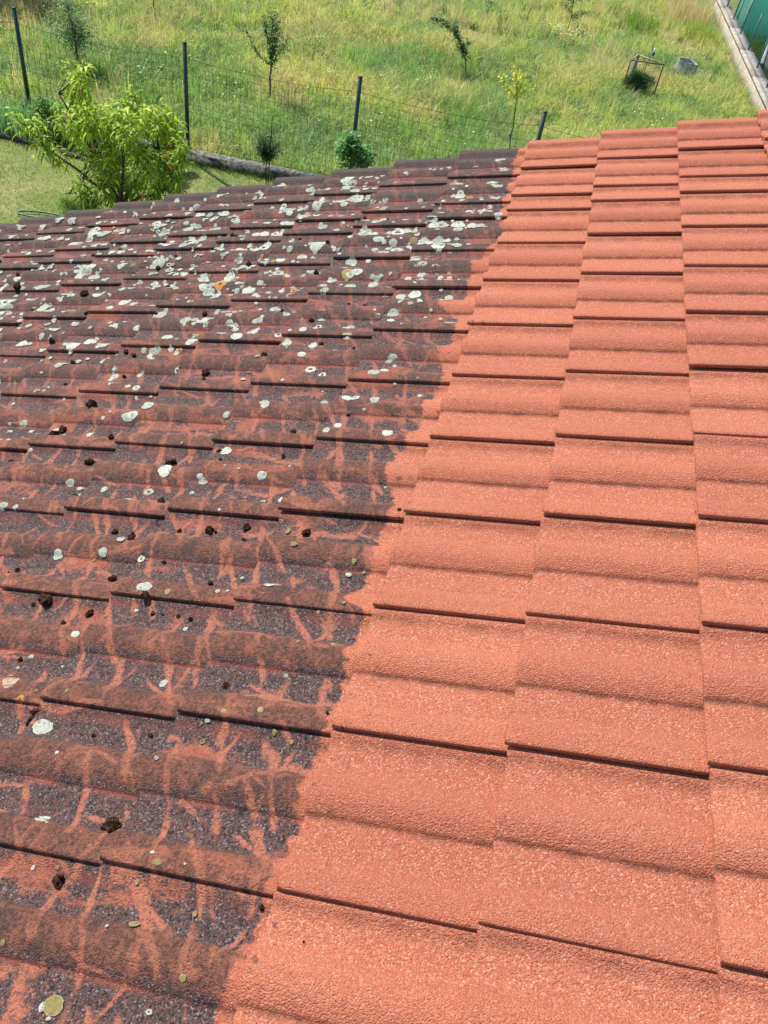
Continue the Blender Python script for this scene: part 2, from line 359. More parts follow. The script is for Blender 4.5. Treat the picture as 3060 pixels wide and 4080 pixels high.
def tile_mesh(half, verge=False, seed=0):
    rt = random.Random(seed); wv = [rt.gauss(0, .0007) for _ in range(60)]; chip = rt.choice([None, None, 0.0, 0.285, 0.12]) if seed else None; cw = rt.uniform(.006, .014)
    W = 0.15 if half else 0.30
    pf = profile_half if half else (profile_verge if verge else profile)
    if half: us = [0, .0015, .005, .012, .024, .034, .042, .050, .058, .066, .076, .09, .11, .129, .136, .142, .148, .178, .1835]
    else: us = [0, .0015, .005, .012, .024, .034, .042, .050, .058, .066, .076, .09, .11, .126, .132, .1355, .1372, .139, .1415, .145, .150, .156, .163, .170, .178, .186, .190, .198, .206, .214, .222, .232, .245, .262, .279, .286, .292, .298, .328, .3335]
    if verge: us = [u for u in us if u < .262] + [.262, .268, .274, .280, .286, .292, .298, .312, .326, .334, .340, .343]
    zs = [pf(u) for u in us]
    zs[0] -= 0.0024; zs[1] -= 0.0008; zs[-1] -= 0.0022
    ss = [0.0, 0.0012, 0.004, 0.009, 0.02, 0.08, 0.16, 0.24, 0.322, 0.405]
    dz = [-0.0062, -0.0030, -0.0011, -0.0003, 0, 0, 0, 0, 0, 0]
    tilt = -0.028/GAUGE
    V = []; cr = []; gr = []
    nU, nS = len(us), len(ss)
    for i, s in enumerate(ss):
        for u, z in zip(us, zs):
            uu = u
            so = 0.0
            if i <= 3:
                so = wv[int(u*160) % 60]*(1-i/4)
                if chip is not None and abs(u-chip) < cw: so += 0.006*(1-abs(u-chip)/cw)*(1 if i < 3 else .4)
            if s < 0.01 and u < 0.001: uu = u+0.002*(1-s/0.01)
            V.append((s+so, uu, z+dz[i]+tilt*s))
            cr.append(min(1, max(0, (z+0.0185)/0.0155)))
            g = 0
            if not half: g = max(0, 1-abs(u-0.1345)/0.009)
            g = max(g, max(0, 1-abs(u-(0.283 if not half else 0.133))/0.010)*0.8, max(0, 1-abs(u-0.0785)/0.012)*0.3)
            gr.append(g)
    # lower side
    off = len(V)
    for i, s in enumerate(ss):
        for u, z in zip(us, zs):
            b = LAP if u < 0.038 else pf(u)-0.0135
            if i <= 4 and u >= 0.038: b = min(-0.0268, z-.006)
            if i == 5 and u >= 0.038: b = min(b, -0.027)
            if u > W+0.02: b = pf(u)-0.0115 if not verge else pf(u)-0.035
            if verge and u > .27: b = min(b, -0.032)
            V.append((s+(0.0015 if i == 0 else 0), u, b+tilt*s)); cr.append(0.1); gr.append(0.9 if i == 0 and u > 0.03 else 0.4)
    F = []
    def idx(o, i, j): return o+i*nU+j
    for i in range(nS-1):
        for j in range(nU-1):
            F.append((idx(0, i, j), idx(0, i+1, j), idx(0, i+1, j+1), idx(0, i, j+1)))
    for i in range(nS-1):
        for j in range(nU-1):
            F.append((idx(off, i, j), idx(off, i, j+1), idx(off, i+1, j+1), idx(off, i+1, j)))
    for j in range(nU-1):
        F.append((idx(0, 0, j), idx(0, 0, j+1), idx(off, 0, j+1), idx(off, 0, j)))
        F.append((idx(0, nS-1, j), idx(off, nS-1, j), idx(off, nS-1, j+1), idx(0, nS-1, j+1)))
    for i in range(nS-1):
        F.append((idx(0, i, 0), idx(off, i, 0), idx(off, i+1, 0), idx(0, i+1, 0)))
        F.append((idx(0, i, nU-1), idx(0, i+1, nU-1), idx(off, i+1, nU-1), idx(off, i, nU-1)))
    # flip everything so that normals point outwards (upper face +z)
    F = [f[::-1] for f in F]
    me = mesh_np('tile', V, F, TILE, True, {'crest': cr, 'groove': gr})
    a = np.array(V); f0 = F[0]
    n = np.cross(a[f0[1]]-a[f0[0]], a[f0[2]]-a[f0[0]])
    if n[2] < 0: me.flip_normals()
    return me
FULL = [tile_mesh(False, seed=q) for q in range(7)]; half_me, verge_me = tile_mesh(True), tile_mesh(False, True)
for me in FULL+[half_me, verge_me]:                 # crisp edges where faces meet at a steep angle
    me.set_sharp_from_angle(angle=math.radians(62))
TILES = []
for c in COURSES:
    for r in LINES:
        s, y = c*GAUGE, -0.3*r
        o = link('tile', half_me if r == 1.5 else (verge_me if r == 0 else random.choice(FULL)), roof)
        gs, gy = sagd(s+.16, y+.15)
        jx, jy, jz = random.gauss(0, .0022), random.gauss(0, .0009), random.gauss(0, .0010)
        o.location = (s+jx, y+jy, sag(s, y)+jz)
        o.rotation_euler = (gy+random.gauss(0, .0035), -gs+random.gauss(0, .0030), random.gauss(0, .0032))
        TILES.append((c, r, o))

# walls of the house under the roof
render_mat = mat_plain('render_wall', (0.62, 0.58, 0.50), (0.70, 0.66, 0.58), 3)
xl, xr = roofpt(S0+0.45, 0).x, roofpt(S1, 0).x
def gable(y0, y1):
    zl = roofpt(S0+0.45, 0, -0.18).z; zr = roofpt(S1, 0, -0.18).z
    v = [(xl, y0, GZ), (xr, y0, GZ), (xr, y0, zr), (xl, y0, zl), (xl, y1, GZ), (xr, y1, GZ), (xr, y1, zr), (xl, y1, zl)]
    f = [(0,1,2,3), (7,6,5,4), (0,4,5,1), (1,5,6,2), (2,6,7,3), (3,7,4,0)]
    return v, f
v, f = gable(-0.05, 0.2)
o = link('wall', mesh_np('wall', v, f, render_mat), house); o.matrix_parent_inverse = Matrix.Translation((0, 4.5, -GZ))
zl = roofpt(S0+0.45, 0, -0.18).z
o = MB().box(((2*xl+0.25)/2, (Yn-0.052)/2, (GZ+zl)/2), (0.25, -0.052-Yn, zl-GZ)).build('wall', render_mat, house)
o.matrix_parent_inverse = Matrix.Translation((0, 4.5, -GZ))

# ------------------------------------------------------------------ surface height helper on the roof
def tile_height(s, y):
    """height above the roof plane of the tiled surface at (s, y)"""
    c = math.floor(s/GAUGE); ds = s-c*GAUGE
    rr = [r for r in LINES if -0.3*r <= y+1e-9]
    if not rr: return None
    r = min(rr); u = y+0.3*r
    half = r == 1.5
    if u > (0.15 if half else 0.30)+0.033: return None
    z = (profile_half if half else (profile_verge if r == 0 else profile))(u)
    return z + sag(c*GAUGE, -0.3*r) + sagd(c*GAUGE+.16, -0.3*r+.15)[0]*ds - 0.028*ds/GAUGE, u, ds, half
def on_tile_ok(s, y, rad):
    """true when a disc of that radius does not run over a lap"""
    r = tile_height(s, y)
    return r is not None and rad*0.9 < r[2] < GAUGE-rad*0.9 and rad*0.9 < r[1] < (0.15 if r[3] else 0.30)-rad*0.8

# ------------------------------------------------------------------ lichen crusts (thin raised discs draped on the tiles)
LICHEN = [(-0.489,-3.088,0.0145,'w'),(-0.607,-2.906,0.0213,'w'),(-0.406,-2.763,0.0098,'w'),(-0.754,-2.807,0.0193,'t'),(-0.286,-3.364,0.0165,'y'),(-0.301,-3.369,0.0069,'w'),(-0.213,-3.234,0.0091,'y'),(-0.215,-3.139,0.007,'y'),(-0.151,-2.824,0.007,'y'),(-0.14,-2.724,0.0051,'w'),(-0.221,-2.838,0.0055,'y'),(-0.247,-2.898,0.0055,'y'),(-0.702,-2.846,0.0088,'o'),(-0.883,-2.415,0.0158,'w'),(-0.756,-2.399,0.0133,'w'),(-0.631,-2.422,0.0102,'w'),(-0.56,-2.527,0.017,'w'),(-0.252,-2.5,0.0136,'w'),(-1.04,-2.109,0.0147,'w'),(-0.762,-2.143,0.0143,'w'),(-0.432,-2.093,0.0148,'w'),(-0.59,-1.979,0.0173,'w'),(-0.948,-1.764,0.0231,'w'),(-0.668,-1.79,0.0124,'w'),(-1.067,-2.352,0.0206,'w'),(-1.171,-2.24,0.0147,'w'),(-1.129,-2.242,0.0092,'w'),(-0.9,-2.147,0.0111,'w'),(-0.803,-2.186,0.0135,'w'),(-1.409,-1.805,0.0144,'w'),(-1.247,-1.858,0.0137,'w'),(-0.737,-2.072,0.0232,'w'),(-0.726,-2.353,0.012,'w'),(-0.611,-2.164,0.0075,'w'),(-0.452,-2.186,0.0105,'o'),(-0.676,-2.665,0.0103,'w'),(-0.422,-2.617,0.0063,'w'),(-0.38,-2.516,0.0064,'w'),(-0.498,-2.534,0.0084,'y'),(-0.2,-1.76,0.0173,'w'),(-0.273,-1.749,0.0278,'w'),(-0.285,-1.864,0.012,'w'),(-0.283,-1.896,0.014,'w'),(-0.238,-1.889,0.0167,'w'),(-0.378,-1.714,0.0105,'w'),(-0.093,-2.43,0.0073,'w'),(-0.236,-2.496,0.009,'w'),(-0.281,-2.307,0.0079,'y'),(-0.237,-2.371,0.0082,'y'),(-0.085,-2.4,0.0068,'y'),(-0.069,-2.533,0.0048,'y'),(-0.237,-1.08,0.0234,'w'),(-0.283,-1.092,0.0198,'w'),(-0.113,-1.095,0.0177,'w'),(-0.28,-1.218,0.0191,'w'),(-0.225,-1.179,0.0105,'w'),(-0.25,-1.139,0.0213,'w'),(-0.245,-0.924,0.0189,'w'),(-0.288,-0.953,0.016,'w'),(-0.233,-0.992,0.0203,'w'),(-0.065,-0.839,0.0153,'w'),(-0.427,-0.946,0.02,'w'),(-0.365,-0.974,0.015,'w'),(-0.505,-0.878,0.0206,'w'),(-0.429,-0.834,0.0167,'w'),(-0.512,-0.958,0.0211,'w'),(-0.547,-0.981,0.021,'w'),(-0.299,-0.632,0.0236,'w'),(-0.316,-0.663,0.0163,'w'),(-0.43,-0.603,0.0188,'w'),(-0.494,-0.585,0.0211,'w'),(-0.169,-0.716,0.0089,'w'),(-0.298,-0.788,0.0276,'w'),(-0.234,-0.179,0.0264,'w'),(-0.143,-0.213,0.0215,'w'),(-0.07,-0.261,0.0268,'w'),(-0.089,-0.36,0.0218,'w'),(-0.167,-0.355,0.0219,'w'),(-0.293,-0.315,0.0234,'w'),(-0.13,-0.492,0.0253,'w'),(-0.099,-0.5,0.0252,'w'),(-0.301,-0.451,0.0258,'w'),(-0.259,-0.481,0.0277,'w'),(-0.033,-0.439,0.0191,'w'),(-0.488,-0.047,0.0169,'w'),(-0.902,-0.137,0.028,'w'),(-0.799,-0.103,0.0219,'w'),(-0.815,-0.645,0.0215,'w'),(-0.719,-0.686,0.021,'w'),(-0.872,-0.719,0.0212,'w'),(-0.766,-0.828,0.0184,'w'),(-0.518,-1.387,0.017,'w'),(-0.57,-1.321,0.0157,'w'),(-0.407,-1.349,0.0186,'w'),(-0.418,-1.444,0.0115,'w'),(-0.253,-1.432,0.0138,'w'),(-0.614,-1.377,0.0181,'w'),(-0.48,-1.534,0.0178,'r'),(-0.431,-1.565,0.0143,'r'),(-0.522,-1.48,0.0141,'w'),(-0.224,-1.572,0.0139,'w'),(-0.378,-1.716,0.0105,'w'),(-0.539,-1.262,0.0177,'r'),(-0.475,-1.286,0.0113,'w'),(-0.165,-1.236,0.006,'w'),(-0.13,-0.682,0.015,'w'),(-0.062,-0.683,0.01,'w'),(-0.178,0.073,0.0231,'w'),(-0.119,0.278,0.028,'w'),(-0.19,-0.197,0.0171,'o'),(-0.096,-0.549,0.0114,'w'),(-0.112,-1.245,0.0068,'w'),(-0.107,-1.145,0.0114,'w'),(-0.124,-1.155,0.0078,'w'),(-0.151,-1.205,0.0069,'w')]
def lichen_mat():
    t = NT('lichen_crust'); P = t.n('ShaderNodeNewGeometry').outputs['Position']
    a = t.attr('tint').outputs['Color']; e = t.attr('edge').outputs['Fac']
    n = t.noise(P, 160, 3, 0.6).outputs[0]
    c = t.mix(t.ramp(n, 0.35, 0.7, 0, 0.45), a, t.mix(1.0, a, (0.55, 0.56, 0.50), 'MULTIPLY'))
    c = t.mix(t.ramp(t.noise(P, 110, 4, 0.7).outputs[0], 0.53, 0.62, 0, 0.75), c, (0.13, 0.085, 0.07))
    c = t.mix(t.ramp(e, 0.80, 1.0, 0.0, 0.30), c, t.mix(0.5, a, (0.60, 0.62, 0.56)))
    b = t.bump(n, 0.0015)
    return t.end(t.bsdf(c, 0.95, 0.15, b))
LV, LF, LC, LE = [], [], [], []
def add_lichen(s, y, rad, kind='w'):
    rad *= 0.93
    base = {'w': (0.42, 0.46, 0.38), 'y': (0.26, 0.215, 0.085), 'o': (0.46, 0.21, 0.06), 't': (0.48, 0.36, 0.27), 'r': (0.58, 0.59, 0.52)}[kind]
    br = random.uniform(0.75, 1.12) if kind in 'wr' else random.uniform(.8, 1.1)
    if kind == 'w' and random.random() < .3: base = (0.36, 0.40, 0.33)
    tint = tuple(v*br for v in base)
    n = 28; ph = [random.uniform(0, 6.28) for _ in range(4)]; el = random.uniform(.85, 1.15)
    ring0 = 0.45 if kind == 'r' else (0.3 if (kind in 'o' or random.random() < .05) else 0.0)
    rings = [ring0, 0.7, 1.0] if ring0 else [0.5, 0.85, 1.0]
    off = len(LV); nv = 0
    h0, h1 = tile_height(s, y-.003), tile_height(s, y+.003)
    sl = abs(h1[0]-h0[0])/.006 if h0 and h1 else 0
    sq = 1/math.sqrt(1+min(sl, 2.0)**2)
    def put(a, k):
        rr = rad*k*(1+0.05*math.sin(2*a+ph[0])+0.04*math.sin(3*a+ph[1])+0.035*math.sin(5*a+ph[2])+0.03*math.sin(9*a+ph[3])+random.gauss(0, .028))
        ss, yy = s+rr*math.cos(a)*el, y+rr*math.sin(a)/el*sq
        hgt = tile_height(ss, yy)
        if hgt is None: return False
        zz = hgt[0]+(0.0015 if k < 0.95 else 0.0008)
        LV.append(tuple(roofpt(ss, yy, zz))); LC.append(tint); LE.append(k); return True
    for k in rings:
        for i in range(n):
            if not put(2*math.pi*i/n, k): del LV[off:]; del LC[off:]; del LE[off:]; return
    for q in range(2):
        for i in range(n):
            a, b = off+q*n+i, off+q*n+(i+1) % n
            LF.append((a, a+n, b+n, b))
    if not ring0: LF.append(tuple(off+i for i in range(n)))
for s, y, r, k in LICHEN: add_lichen(s, y, r, k)
cnt = 0
for _ in range(200000):
    if cnt > 3200: break
    s, y = random.uniform(-3.3, -0.06), random.uniform(-3.6, 0.27)
    # density: thick on the far upper left, thin near the viewer
    far = min(1, max(0, (y+2.7)/1.9)); dens = 0.006+0.95*far**1.8
    dens *= 0.35+1.3*float(vnoise(np.array(s*2.3+9), np.array(y*2.6+4), 5))**1.5
    if s > -0.95 and y < -1.3: dens *= 0.12
    if y > -0.02: dens *= 0.45
    if random.random() > dens: continue
    rad = min(0.028, 0.0060+random.expovariate(1/0.0075))
    if y < -1.4: rad *= 0.8
    if not on_tile_ok(s, y, rad*.75): continue
    add_lichen(s, y, rad, random.choices(['w', 'r', 'o', 'y'], [0.90, 0.06, 0.015, 0.025])[0]); cnt += 1
    if random.random() < .45:                      # small satellites that grow into the big one
        for q in range(random.randint(1, 3)):
            a = random.uniform(0, 6.28); r2 = rad*random.uniform(.35, .8)
            s2, y2 = s+math.cos(a)*(rad+r2*.4), y+math.sin(a)*(rad+r2*.4)
            if on_tile_ok(s2, y2, r2) and s2 < -0.05: add_lichen(s2, y2, r2, 'w'); cnt += 1
for _ in range(130):                               # tiny yellowish and grey dots near the cleaned border
    s, y = random.uniform(-0.8, -0.04), random.uniform(-3.5, -1.2)
    if on_tile_ok(s, y, .006): add_lichen(s, y, random.uniform(.0025, .006), random.choice('yyw'))
lich = link('lichen', mesh_np('lichen', LV, LF, lichen_mat(), True, {'tint': LC, 'edge': LE}))
tag(lich, 'pale grey green lichen discs scattered over the weathered tiles', 'lichen', kind='stuff')

# ------------------------------------------------------------------ moss clumps
MOSS = [(-1.174,-1.733,0.0174),(-1.602,-1.303,0.0146),(-0.852,-1.537,0.012),(-0.688,-1.421,0.0104),(-0.985,-1.415,0.0136),(-2.163,-0.734,0.0153),(-1.73,-0.862,0.0163),(-1.342,-0.84,0.0099),(-1.818,-0.391,0.0129),(-1.235,-0.375,0.0168),(-1.022,-0.704,0.0109),(-1.625,-1.032,0.0099),(-1.201,-1.4,0.0085),(-1.223,-1.854,0.0137),(-1.225,-1.898,0.0102),(-1.009,-1.905,0.0097),(-1.041,-2.004,0.0119),(-0.752,-2.027,0.0133),(-0.986,-2.17,0.0135),(-0.707,-2.175,0.0084),(-0.685,-2.196,0.0055),(-0.656,-2.158,0.0069),(-0.722,-2.312,0.0054),(-0.703,-2.342,0.0093),(-0.5,-2.3,0.0103),(-0.482,-2.305,0.0057),(-0.579,-2.314,0.0052),(-0.406,-2.279,0.0088),(-0.387,-2.339,0.0056),(-0.992,-2.456,0.0077),(-0.697,-2.471,0.009),(-0.566,-2.425,0.0044),(-0.42,-2.479,0.0083),(-0.818,-2.57,0.0156),(-0.694,-2.589,0.0087),(-0.74,-2.625,0.0075),(-0.421,-2.59,0.0058),(-0.546,-2.55,0.009),(-0.665,-2.622,0.0031),(-0.785,-2.737,0.0074),(-0.643,-2.872,0.0195),(-0.655,-2.886,0.0126),(-0.354,-3.075,0.0169),(-0.024,-3.168,0.0048),(-0.399,-3.185,0.0099),(-0.491,-2.905,0.0038),(-0.335,-2.91,0.0041),(-0.373,-2.886,0.0042),(-0.324,-3.248,0.0033),(-0.412,-1.121,0.0109),(-0.68,-0.842,0.0131),(-0.575,-1.226,0.009),(-0.475,-1.099,0.0055),(-1.072,-0.21,0.0073),(-0.495,-1.379,0.0076),(-0.235,-2.31,0.009),(-0.346,-2.002,0.0061),(0.067,-3.212,0.0021),(-0.609,-1.98,0.0065),(-0.59,-2.018,0.005),(-1.014,-2.464,0.0042),(-0.518,-2.587,0.0053),(-0.455,-2.583,0.0041),(-0.493,-2.585,0.0029),(-0.85,-2.581,0.0052),(-0.269,-1.814,0.0057),(-0.019,-2.225,0.0054),(-0.02,-2.811,0.0048)]
def moss_mat():
    t = NT('dry_moss'); P = t.n('ShaderNodeNewGeometry').outputs['Position']
    n = t.noise(P, 190, 4, 0.7).outputs[0]
    c = t.mix(t.ramp(n, 0.3, 0.7), (0.016, 0.009, 0.006), (0.095, 0.048, 0.030))
    return t.end(t.bsdf(c, 1.0, 0.05, t.bump(n, 0.004)))
MOSSM = moss_mat()
def moss_mesh(seed, lobes):
    rr = random.Random(seed); bm = bmesh.new()
    for k in range(lobes):
        r = rr.uniform(.35, .75) if k else .75
        m = Matrix.Translation((0 if not k else rr.uniform(-.9, .9), 0 if not k else rr.uniform(-.7, .7), r*.45)) @ Matrix.Diagonal((r*rr.uniform(.8, 1.4), r*rr.uniform(.7, 1.1), r*rr.uniform(.7, 1.05), 1))
        bmesh.ops.create_icosphere(bm, subdivisions=2, radius=1, matrix=m)
    for v in bm.verts: v.co += Vector((rr.gauss(0, .12), rr.gauss(0, .12), rr.gauss(0, .15)))
    me = bpy.data.meshes.new('moss_clump'); bm.to_mesh(me); bm.free(); me.materials.append(MOSSM); return me
MM = [moss_mesh(i, 1+i % 4) for i in range(7)]
big_labels = {
    (-0.643, -2.872): 'crumbly brown moss lump beside a white lichen patch, lower left of the roof',
    (-0.354, -3.075): 'spiky dark moss lump on the tile joint nearest the lower left of the cleaned border',
    (-0.818, -2.57): 'dark moss lump with long shadow just under a tile lap at the left edge',
    (-1.174, -1.733): 'large dark moss clump on a trough between lichen discs at left',
    (-0.399, -3.185): 'flat crumbling moss scab on the lowest weathered trough',
    (-0.019, -2.225): 'small dark moss tuft tucked in the tile corner at the cleaned border'}
MOSS += [(s, y, r) for s, y, r in [(-2.0, -.35, .009), (-1.5, -.62, .010), (-2.3, -.55, .011), (-1.9, -1.0, .009), (-.62, -.33, .008), (-.72, -.56, .008), (-1.3, -.18, .008), (-2.6, -.3, .01)]]
for _ in range(900):
    if len(MOSS) > 118: break
    s_, y_ = random.uniform(-2.3, -.15), random.uniform(-2.9, -.1)
    if s_ > -.6 and random.random() < .6: continue
    h_ = tile_height(s_, y_)
    if h_ is None or not (.07 < h_[1] < .12 or .22 < h_[1] < .28): continue
    MOSS.append((round(s_, 3), round(y_, 3), random.uniform(.004, .0105)))
ORD = 'first second third fourth fifth sixth seventh eighth ninth tenth eleventh twelfth thirteenth fourteenth fifteenth'.split()
for i, (s, y, r) in enumerate(MOSS):
    h = tile_height(s, y)
    if h is None: continue
    o = link('moss_clump', MM[i % 7] if r < .016 else MM[3])
    o.matrix_world = Matrix.Translation(roofpt(s, y, h[0]-0.001)) @ RM.to_4x4() @ Matrix.Rotation(random.uniform(0, 6.28), 4, 'Z') @ Matrix.Diagonal((r*1.2, r*1.1, r*random.uniform(1.1, 1.6), 1))
    lab = big_labels.get((s, y))
    if lab is None:
        if s > 0: lab = 'tiny dark moss crumb stuck on a cleaned orange tile near the bottom'
        else:
            key = (math.floor(s/GAUGE), min(range(len(LINES)), key=lambda q: (-0.3*LINES[q] > y, LINES[q])))
            same = sorted([(yy_, ss_) for ss_, yy_, rr_ in MOSS if (math.floor(ss_/GAUGE), min(range(len(LINES)), key=lambda q: (-0.3*LINES[q] > yy_, LINES[q]))) == key])
            lab = 'moss clump, %s column left of cleaned tiles, %s tile from far edge' % (ORD[-key[0]-1], ORD[key[1]])
            if len(same) > 1: lab += ', '+(ORD[same.index((y, s))]+' nearest').replace('first ', '')
    tag(o, lab, 'moss', 'dark moss clumps on the weathered tiles')

# ------------------------------------------------------------------ ground
def ground_mat(name, cols, sc=1.0):
    t = NT(name); P = t.n('ShaderNodeNewGeometry').outputs['Position']
    a = t.noise(P, 0.7*sc, 4, 0.6).outputs[0]; b = t.noise(P, 9*sc, 5, 0.7).outputs[0]
    c = t.mix(t.ramp(a, 0.38, 0.62), cols[0], cols[1]); c = t.mix(t.ramp(b, 0.42, 0.68, 0, .8), c, cols[2])
    return t.end(t.bsdf(c, 1.0, 0.05, t.bump(t.noise(P, 40, 4, .7).outputs[0], 0.03)))
soil = ground_mat('meadow_floor', ((0.16, 0.21, 0.065), (0.26, 0.26, 0.11), (0.27, 0.23, 0.13)))
lawn_m = ground_mat('lawn_floor', ((0.20, 0.26, 0.085), (0.36, 0.34, 0.16), (0.16, 0.22, 0.07)), 1.6)
g = link('ground', mesh_np('ground', [(-400, -400, GZ-.03), (400, -400, GZ-.03), (400, 600, GZ-.03), (-400, 600, GZ-.03)], [(0, 1, 2, 3)], soil)); tag(g, 'grassy ground stretching away behind the house', kind='structure')
def fence_y(x): return 8.33+0.115*(x+5.31)
lw = link('lawn', mesh_np('lawn', [(-30, -30, GZ), (30, -30, GZ), (30, fence_y(30), GZ), (-30, fence_y(-30), GZ)], [(0, 1, 2, 3)], lawn_m)); tag(lw, 'mown lawn between the house and the fence', kind='structure')

# ------------------------------------------------------------------ blade and leaf generators
def blades(base, dirs, length, width, droop, tint, facing=None):
    """curved blades: 5 vertices, 2 quads -> quad + triangle. base (n,3), dirs (n,2) lean vector, all arrays"""
    n = len(base)
    up = np.zeros((n, 3)); up[:, 2] = 1
    lean = np.zeros((n, 3)); lean[:, :2] = dirs
    side = np.zeros((n, 3)); ang = rng.uniform(0, np.pi, n) if facing is None else facing
    side[:, 0] = np.cos(ang); side[:, 1] = np.sin(ang)
    L = length[:, None]; Wd = width[:, None]/2; D = droop[:, None]
    m = base+up*L*0.55+lean*L*0.35
    tp = base+up*L*(1-0.35*D)+lean*L*(0.9+0.5*D)
    V = np.stack([base-side*Wd, base+side*Wd, m-side*Wd*.9, m+side*Wd*.9, tp], 1).reshape(-1, 3)
    i = np.arange(n)*5
    q = np.stack([i, i+1, i+3, i+2], 1); tr = np.stack([i+2, i+3, i+4], 1)
    C = np.repeat(tint, 5, 0)
    return V, q, tr, C
GRASS = mat_leaf('grass_blade', rough=0.6, spec=0.25, transl=0.38, tcol=(0.9, 1.0, 0.5))
def blade_object(name, parts, mat=GRASS):
    V = []; Q = []; T = []; C = []; off = 0
    for v, q, tr, c in parts:
        V.append(v); Q.append(q+off); T.append(tr+off); C.append(c); off += len(v)
    return link(name, mesh_np(name, np.concatenate(V), [np.concatenate(Q), np.concatenate(T)], mat, True, {'tint': np.concatenate(C)}))

# meadow: 2 layers, dense turf and tall flowering stalks, colours in drifts
def mixcol(a, b, t): return np.array(a)[None]*(1-t[:, None])+np.array(b)[None]*t[:, None]
def meadow_points(n, y0, y1):
    # visible wedge of the field with margin at both sides
    y = y0+(y1-y0)*rng.uniform(0, 1, n)**0.9
    xl_ = -8.9-0.26*(y-8)-1.6; xr_ = np.minimum(3.6+0.10*(y-8), 3.84+(25.1-y)*.048)
    x = xl_+(xr_-xl_)*rng.uniform(0, 1, n)
    k = y > fence_y(x)+0.12
    return x[k], y[k]
def palette(x, y):
    n1 = vnoise(x*.55+50, y*.45+50, 1)*.6+vnoise(x*1.7, y*1.5, 2)*.4
    n2 = vnoise(x*.8+7, y*.6+3, 3)*.6+vnoise(x*2.6, y*2.2, 4)*.4
    n3 = vnoise(x*1.3+7, y*1.1+3, 8)
    green = mixcol((0.150, 0.260, 0.090), (0.215, 0.330, 0.110), n3)
    blue = np.array((0.175, 0.270, 0.135))[None]
    yel = mixcol((0.320, 0.380, 0.110), (0.430, 0.420, 0.160), n3)
    straw = mixcol((0.50, 0.42, 0.22), (0.52, 0.38, 0.27), n3)
    c = green+(yel-green)*np.clip((n1-.36)*4, 0, 1)[:, None]
    c = c+(blue-c)*np.clip((.42-n2)*5, 0, .75)[:, None]
    ts = np.clip((n2-.55)*4.0, 0, .55)
    c = c+(straw-c)*ts[:, None]
    return c, n1, n2
parts = []
x, y = meadow_points(150000, 8.2, 19)
x2, y2 = meadow_points(95000, 19, 46)
x = np.concatenate([x, x2]); y = np.concatenate([y, y2]); n = len(x)
c, n1, n2 = palette(x, y)
tall = np.clip(vnoise(x*.9+3, y*.8, 9)*1.5-.35, 0, 1)
Lg = rng.uniform(.07, .17, n)*(1+1.4*tall)
c = c*rng.uniform(.7, 1.85, (n, 1))*rng.uniform(.92, 1.08, (n, 3))
ln = rng.normal(0, .75, (n, 2)); 
hl = rng.uniform(0, 1, n) < .13; c[hl] = np.array((.62, .62, .36))*rng.uniform(.7, 1.1, (hl.sum(), 1))
dk_ = rng.uniform(0, 1, n) < .15; c[dk_] *= .45
parts.append(blades(np.stack([x, y, np.full(n, GZ-.03)], 1), ln, Lg, rng.uniform(.006, .013, n)*(1+(y-8)*.02), rng.uniform(0, .9, n), c))
meadow_n = n
# tall tufts: clumps of upright blades and stalks
def tufts(cx, cy, nb, Lr, spread, colf, wid=(.004, .009), lean=.22):
    m = len(cx); X = np.repeat(cx, nb); Y_ = np.repeat(cy, nb); k = len(X)
    a = rng.uniform(0, 2*np.pi, k); r = np.abs(rng.normal(0, spread, k))
    bx, by = X+np.cos(a)*r, Y_+np.sin(a)*r
    dr = np.stack([np.cos(a), np.sin(a)], 1)*rng.uniform(.05, lean*2, (k, 1))+rng.normal(0, .06, (k, 2))
    cc = np.repeat(colf, nb, 0)*rng.uniform(.7, 1.3, (k, 1))
    return blades(np.stack([bx, by, np.full(k, GZ-.03)], 1), dr, rng.uniform(*Lr, k), rng.uniform(*wid, k), rng.uniform(0, .7, k), cc)
x, y = meadow_points(5200, 8.4, 40)
t1 = vnoise(x*.7+1, y*.6+5, 12)*.7+vnoise(x*2, y*1.7, 13)*.3
k = t1 > .42; x, y = x[k], y[k]; c, n1, n2 = palette(x, y)
parts.append(tufts(x, y, 16, (.18, .42), .05, c*1.45, (.005, .010)))
x, y = meadow_points(4200, 8.4, 40)
t1 = vnoise(x*.8+31, y*.7+15, 14)*.7+vnoise(x*2.2, y*1.9, 15)*.3
k = t1 > .50; x, y = x[k], y[k]
sc_ = mixcol((0.66, 0.56, 0.32), (0.66, 0.47, 0.36), rng.uniform(0, 1, len(x)))
parts.append(tufts(x, y, 12, (.25, .52), .07, sc_, (.003, .007), .16))
# pinkish feathery stand at the far right corner by the wall, bright green rush below it
x = rng.normal(2.95, .32, 150)[:60]; y = rng.normal(25.6, .5, 150)[:60]
parts.append(tufts(x, y, 22, (.45, .8), .10, np.tile(np.array([[0.58, 0.44, 0.32]]), (60, 1)), (.005, .010), .2))
x = rng.normal(3.2, .25, 90)[:34]; y = rng.normal(23.6, .3, 90)[:34]
parts.append(tufts(x, y, 20, (.35, .6), .09, np.tile(np.array([[0.34, 0.40, 0.10]]), (34, 1)), (.006, .010), .22))
x = rng.normal(1.5, .25, 70)[:24]; y = rng.normal(23.2, .4, 70)[:24]
parts.append(tufts(x, y, 20, (.35, .6), .09, np.tile(np.array([[0.18, 0.30, 0.07]]), (24, 1)), (.006, .010), .22))
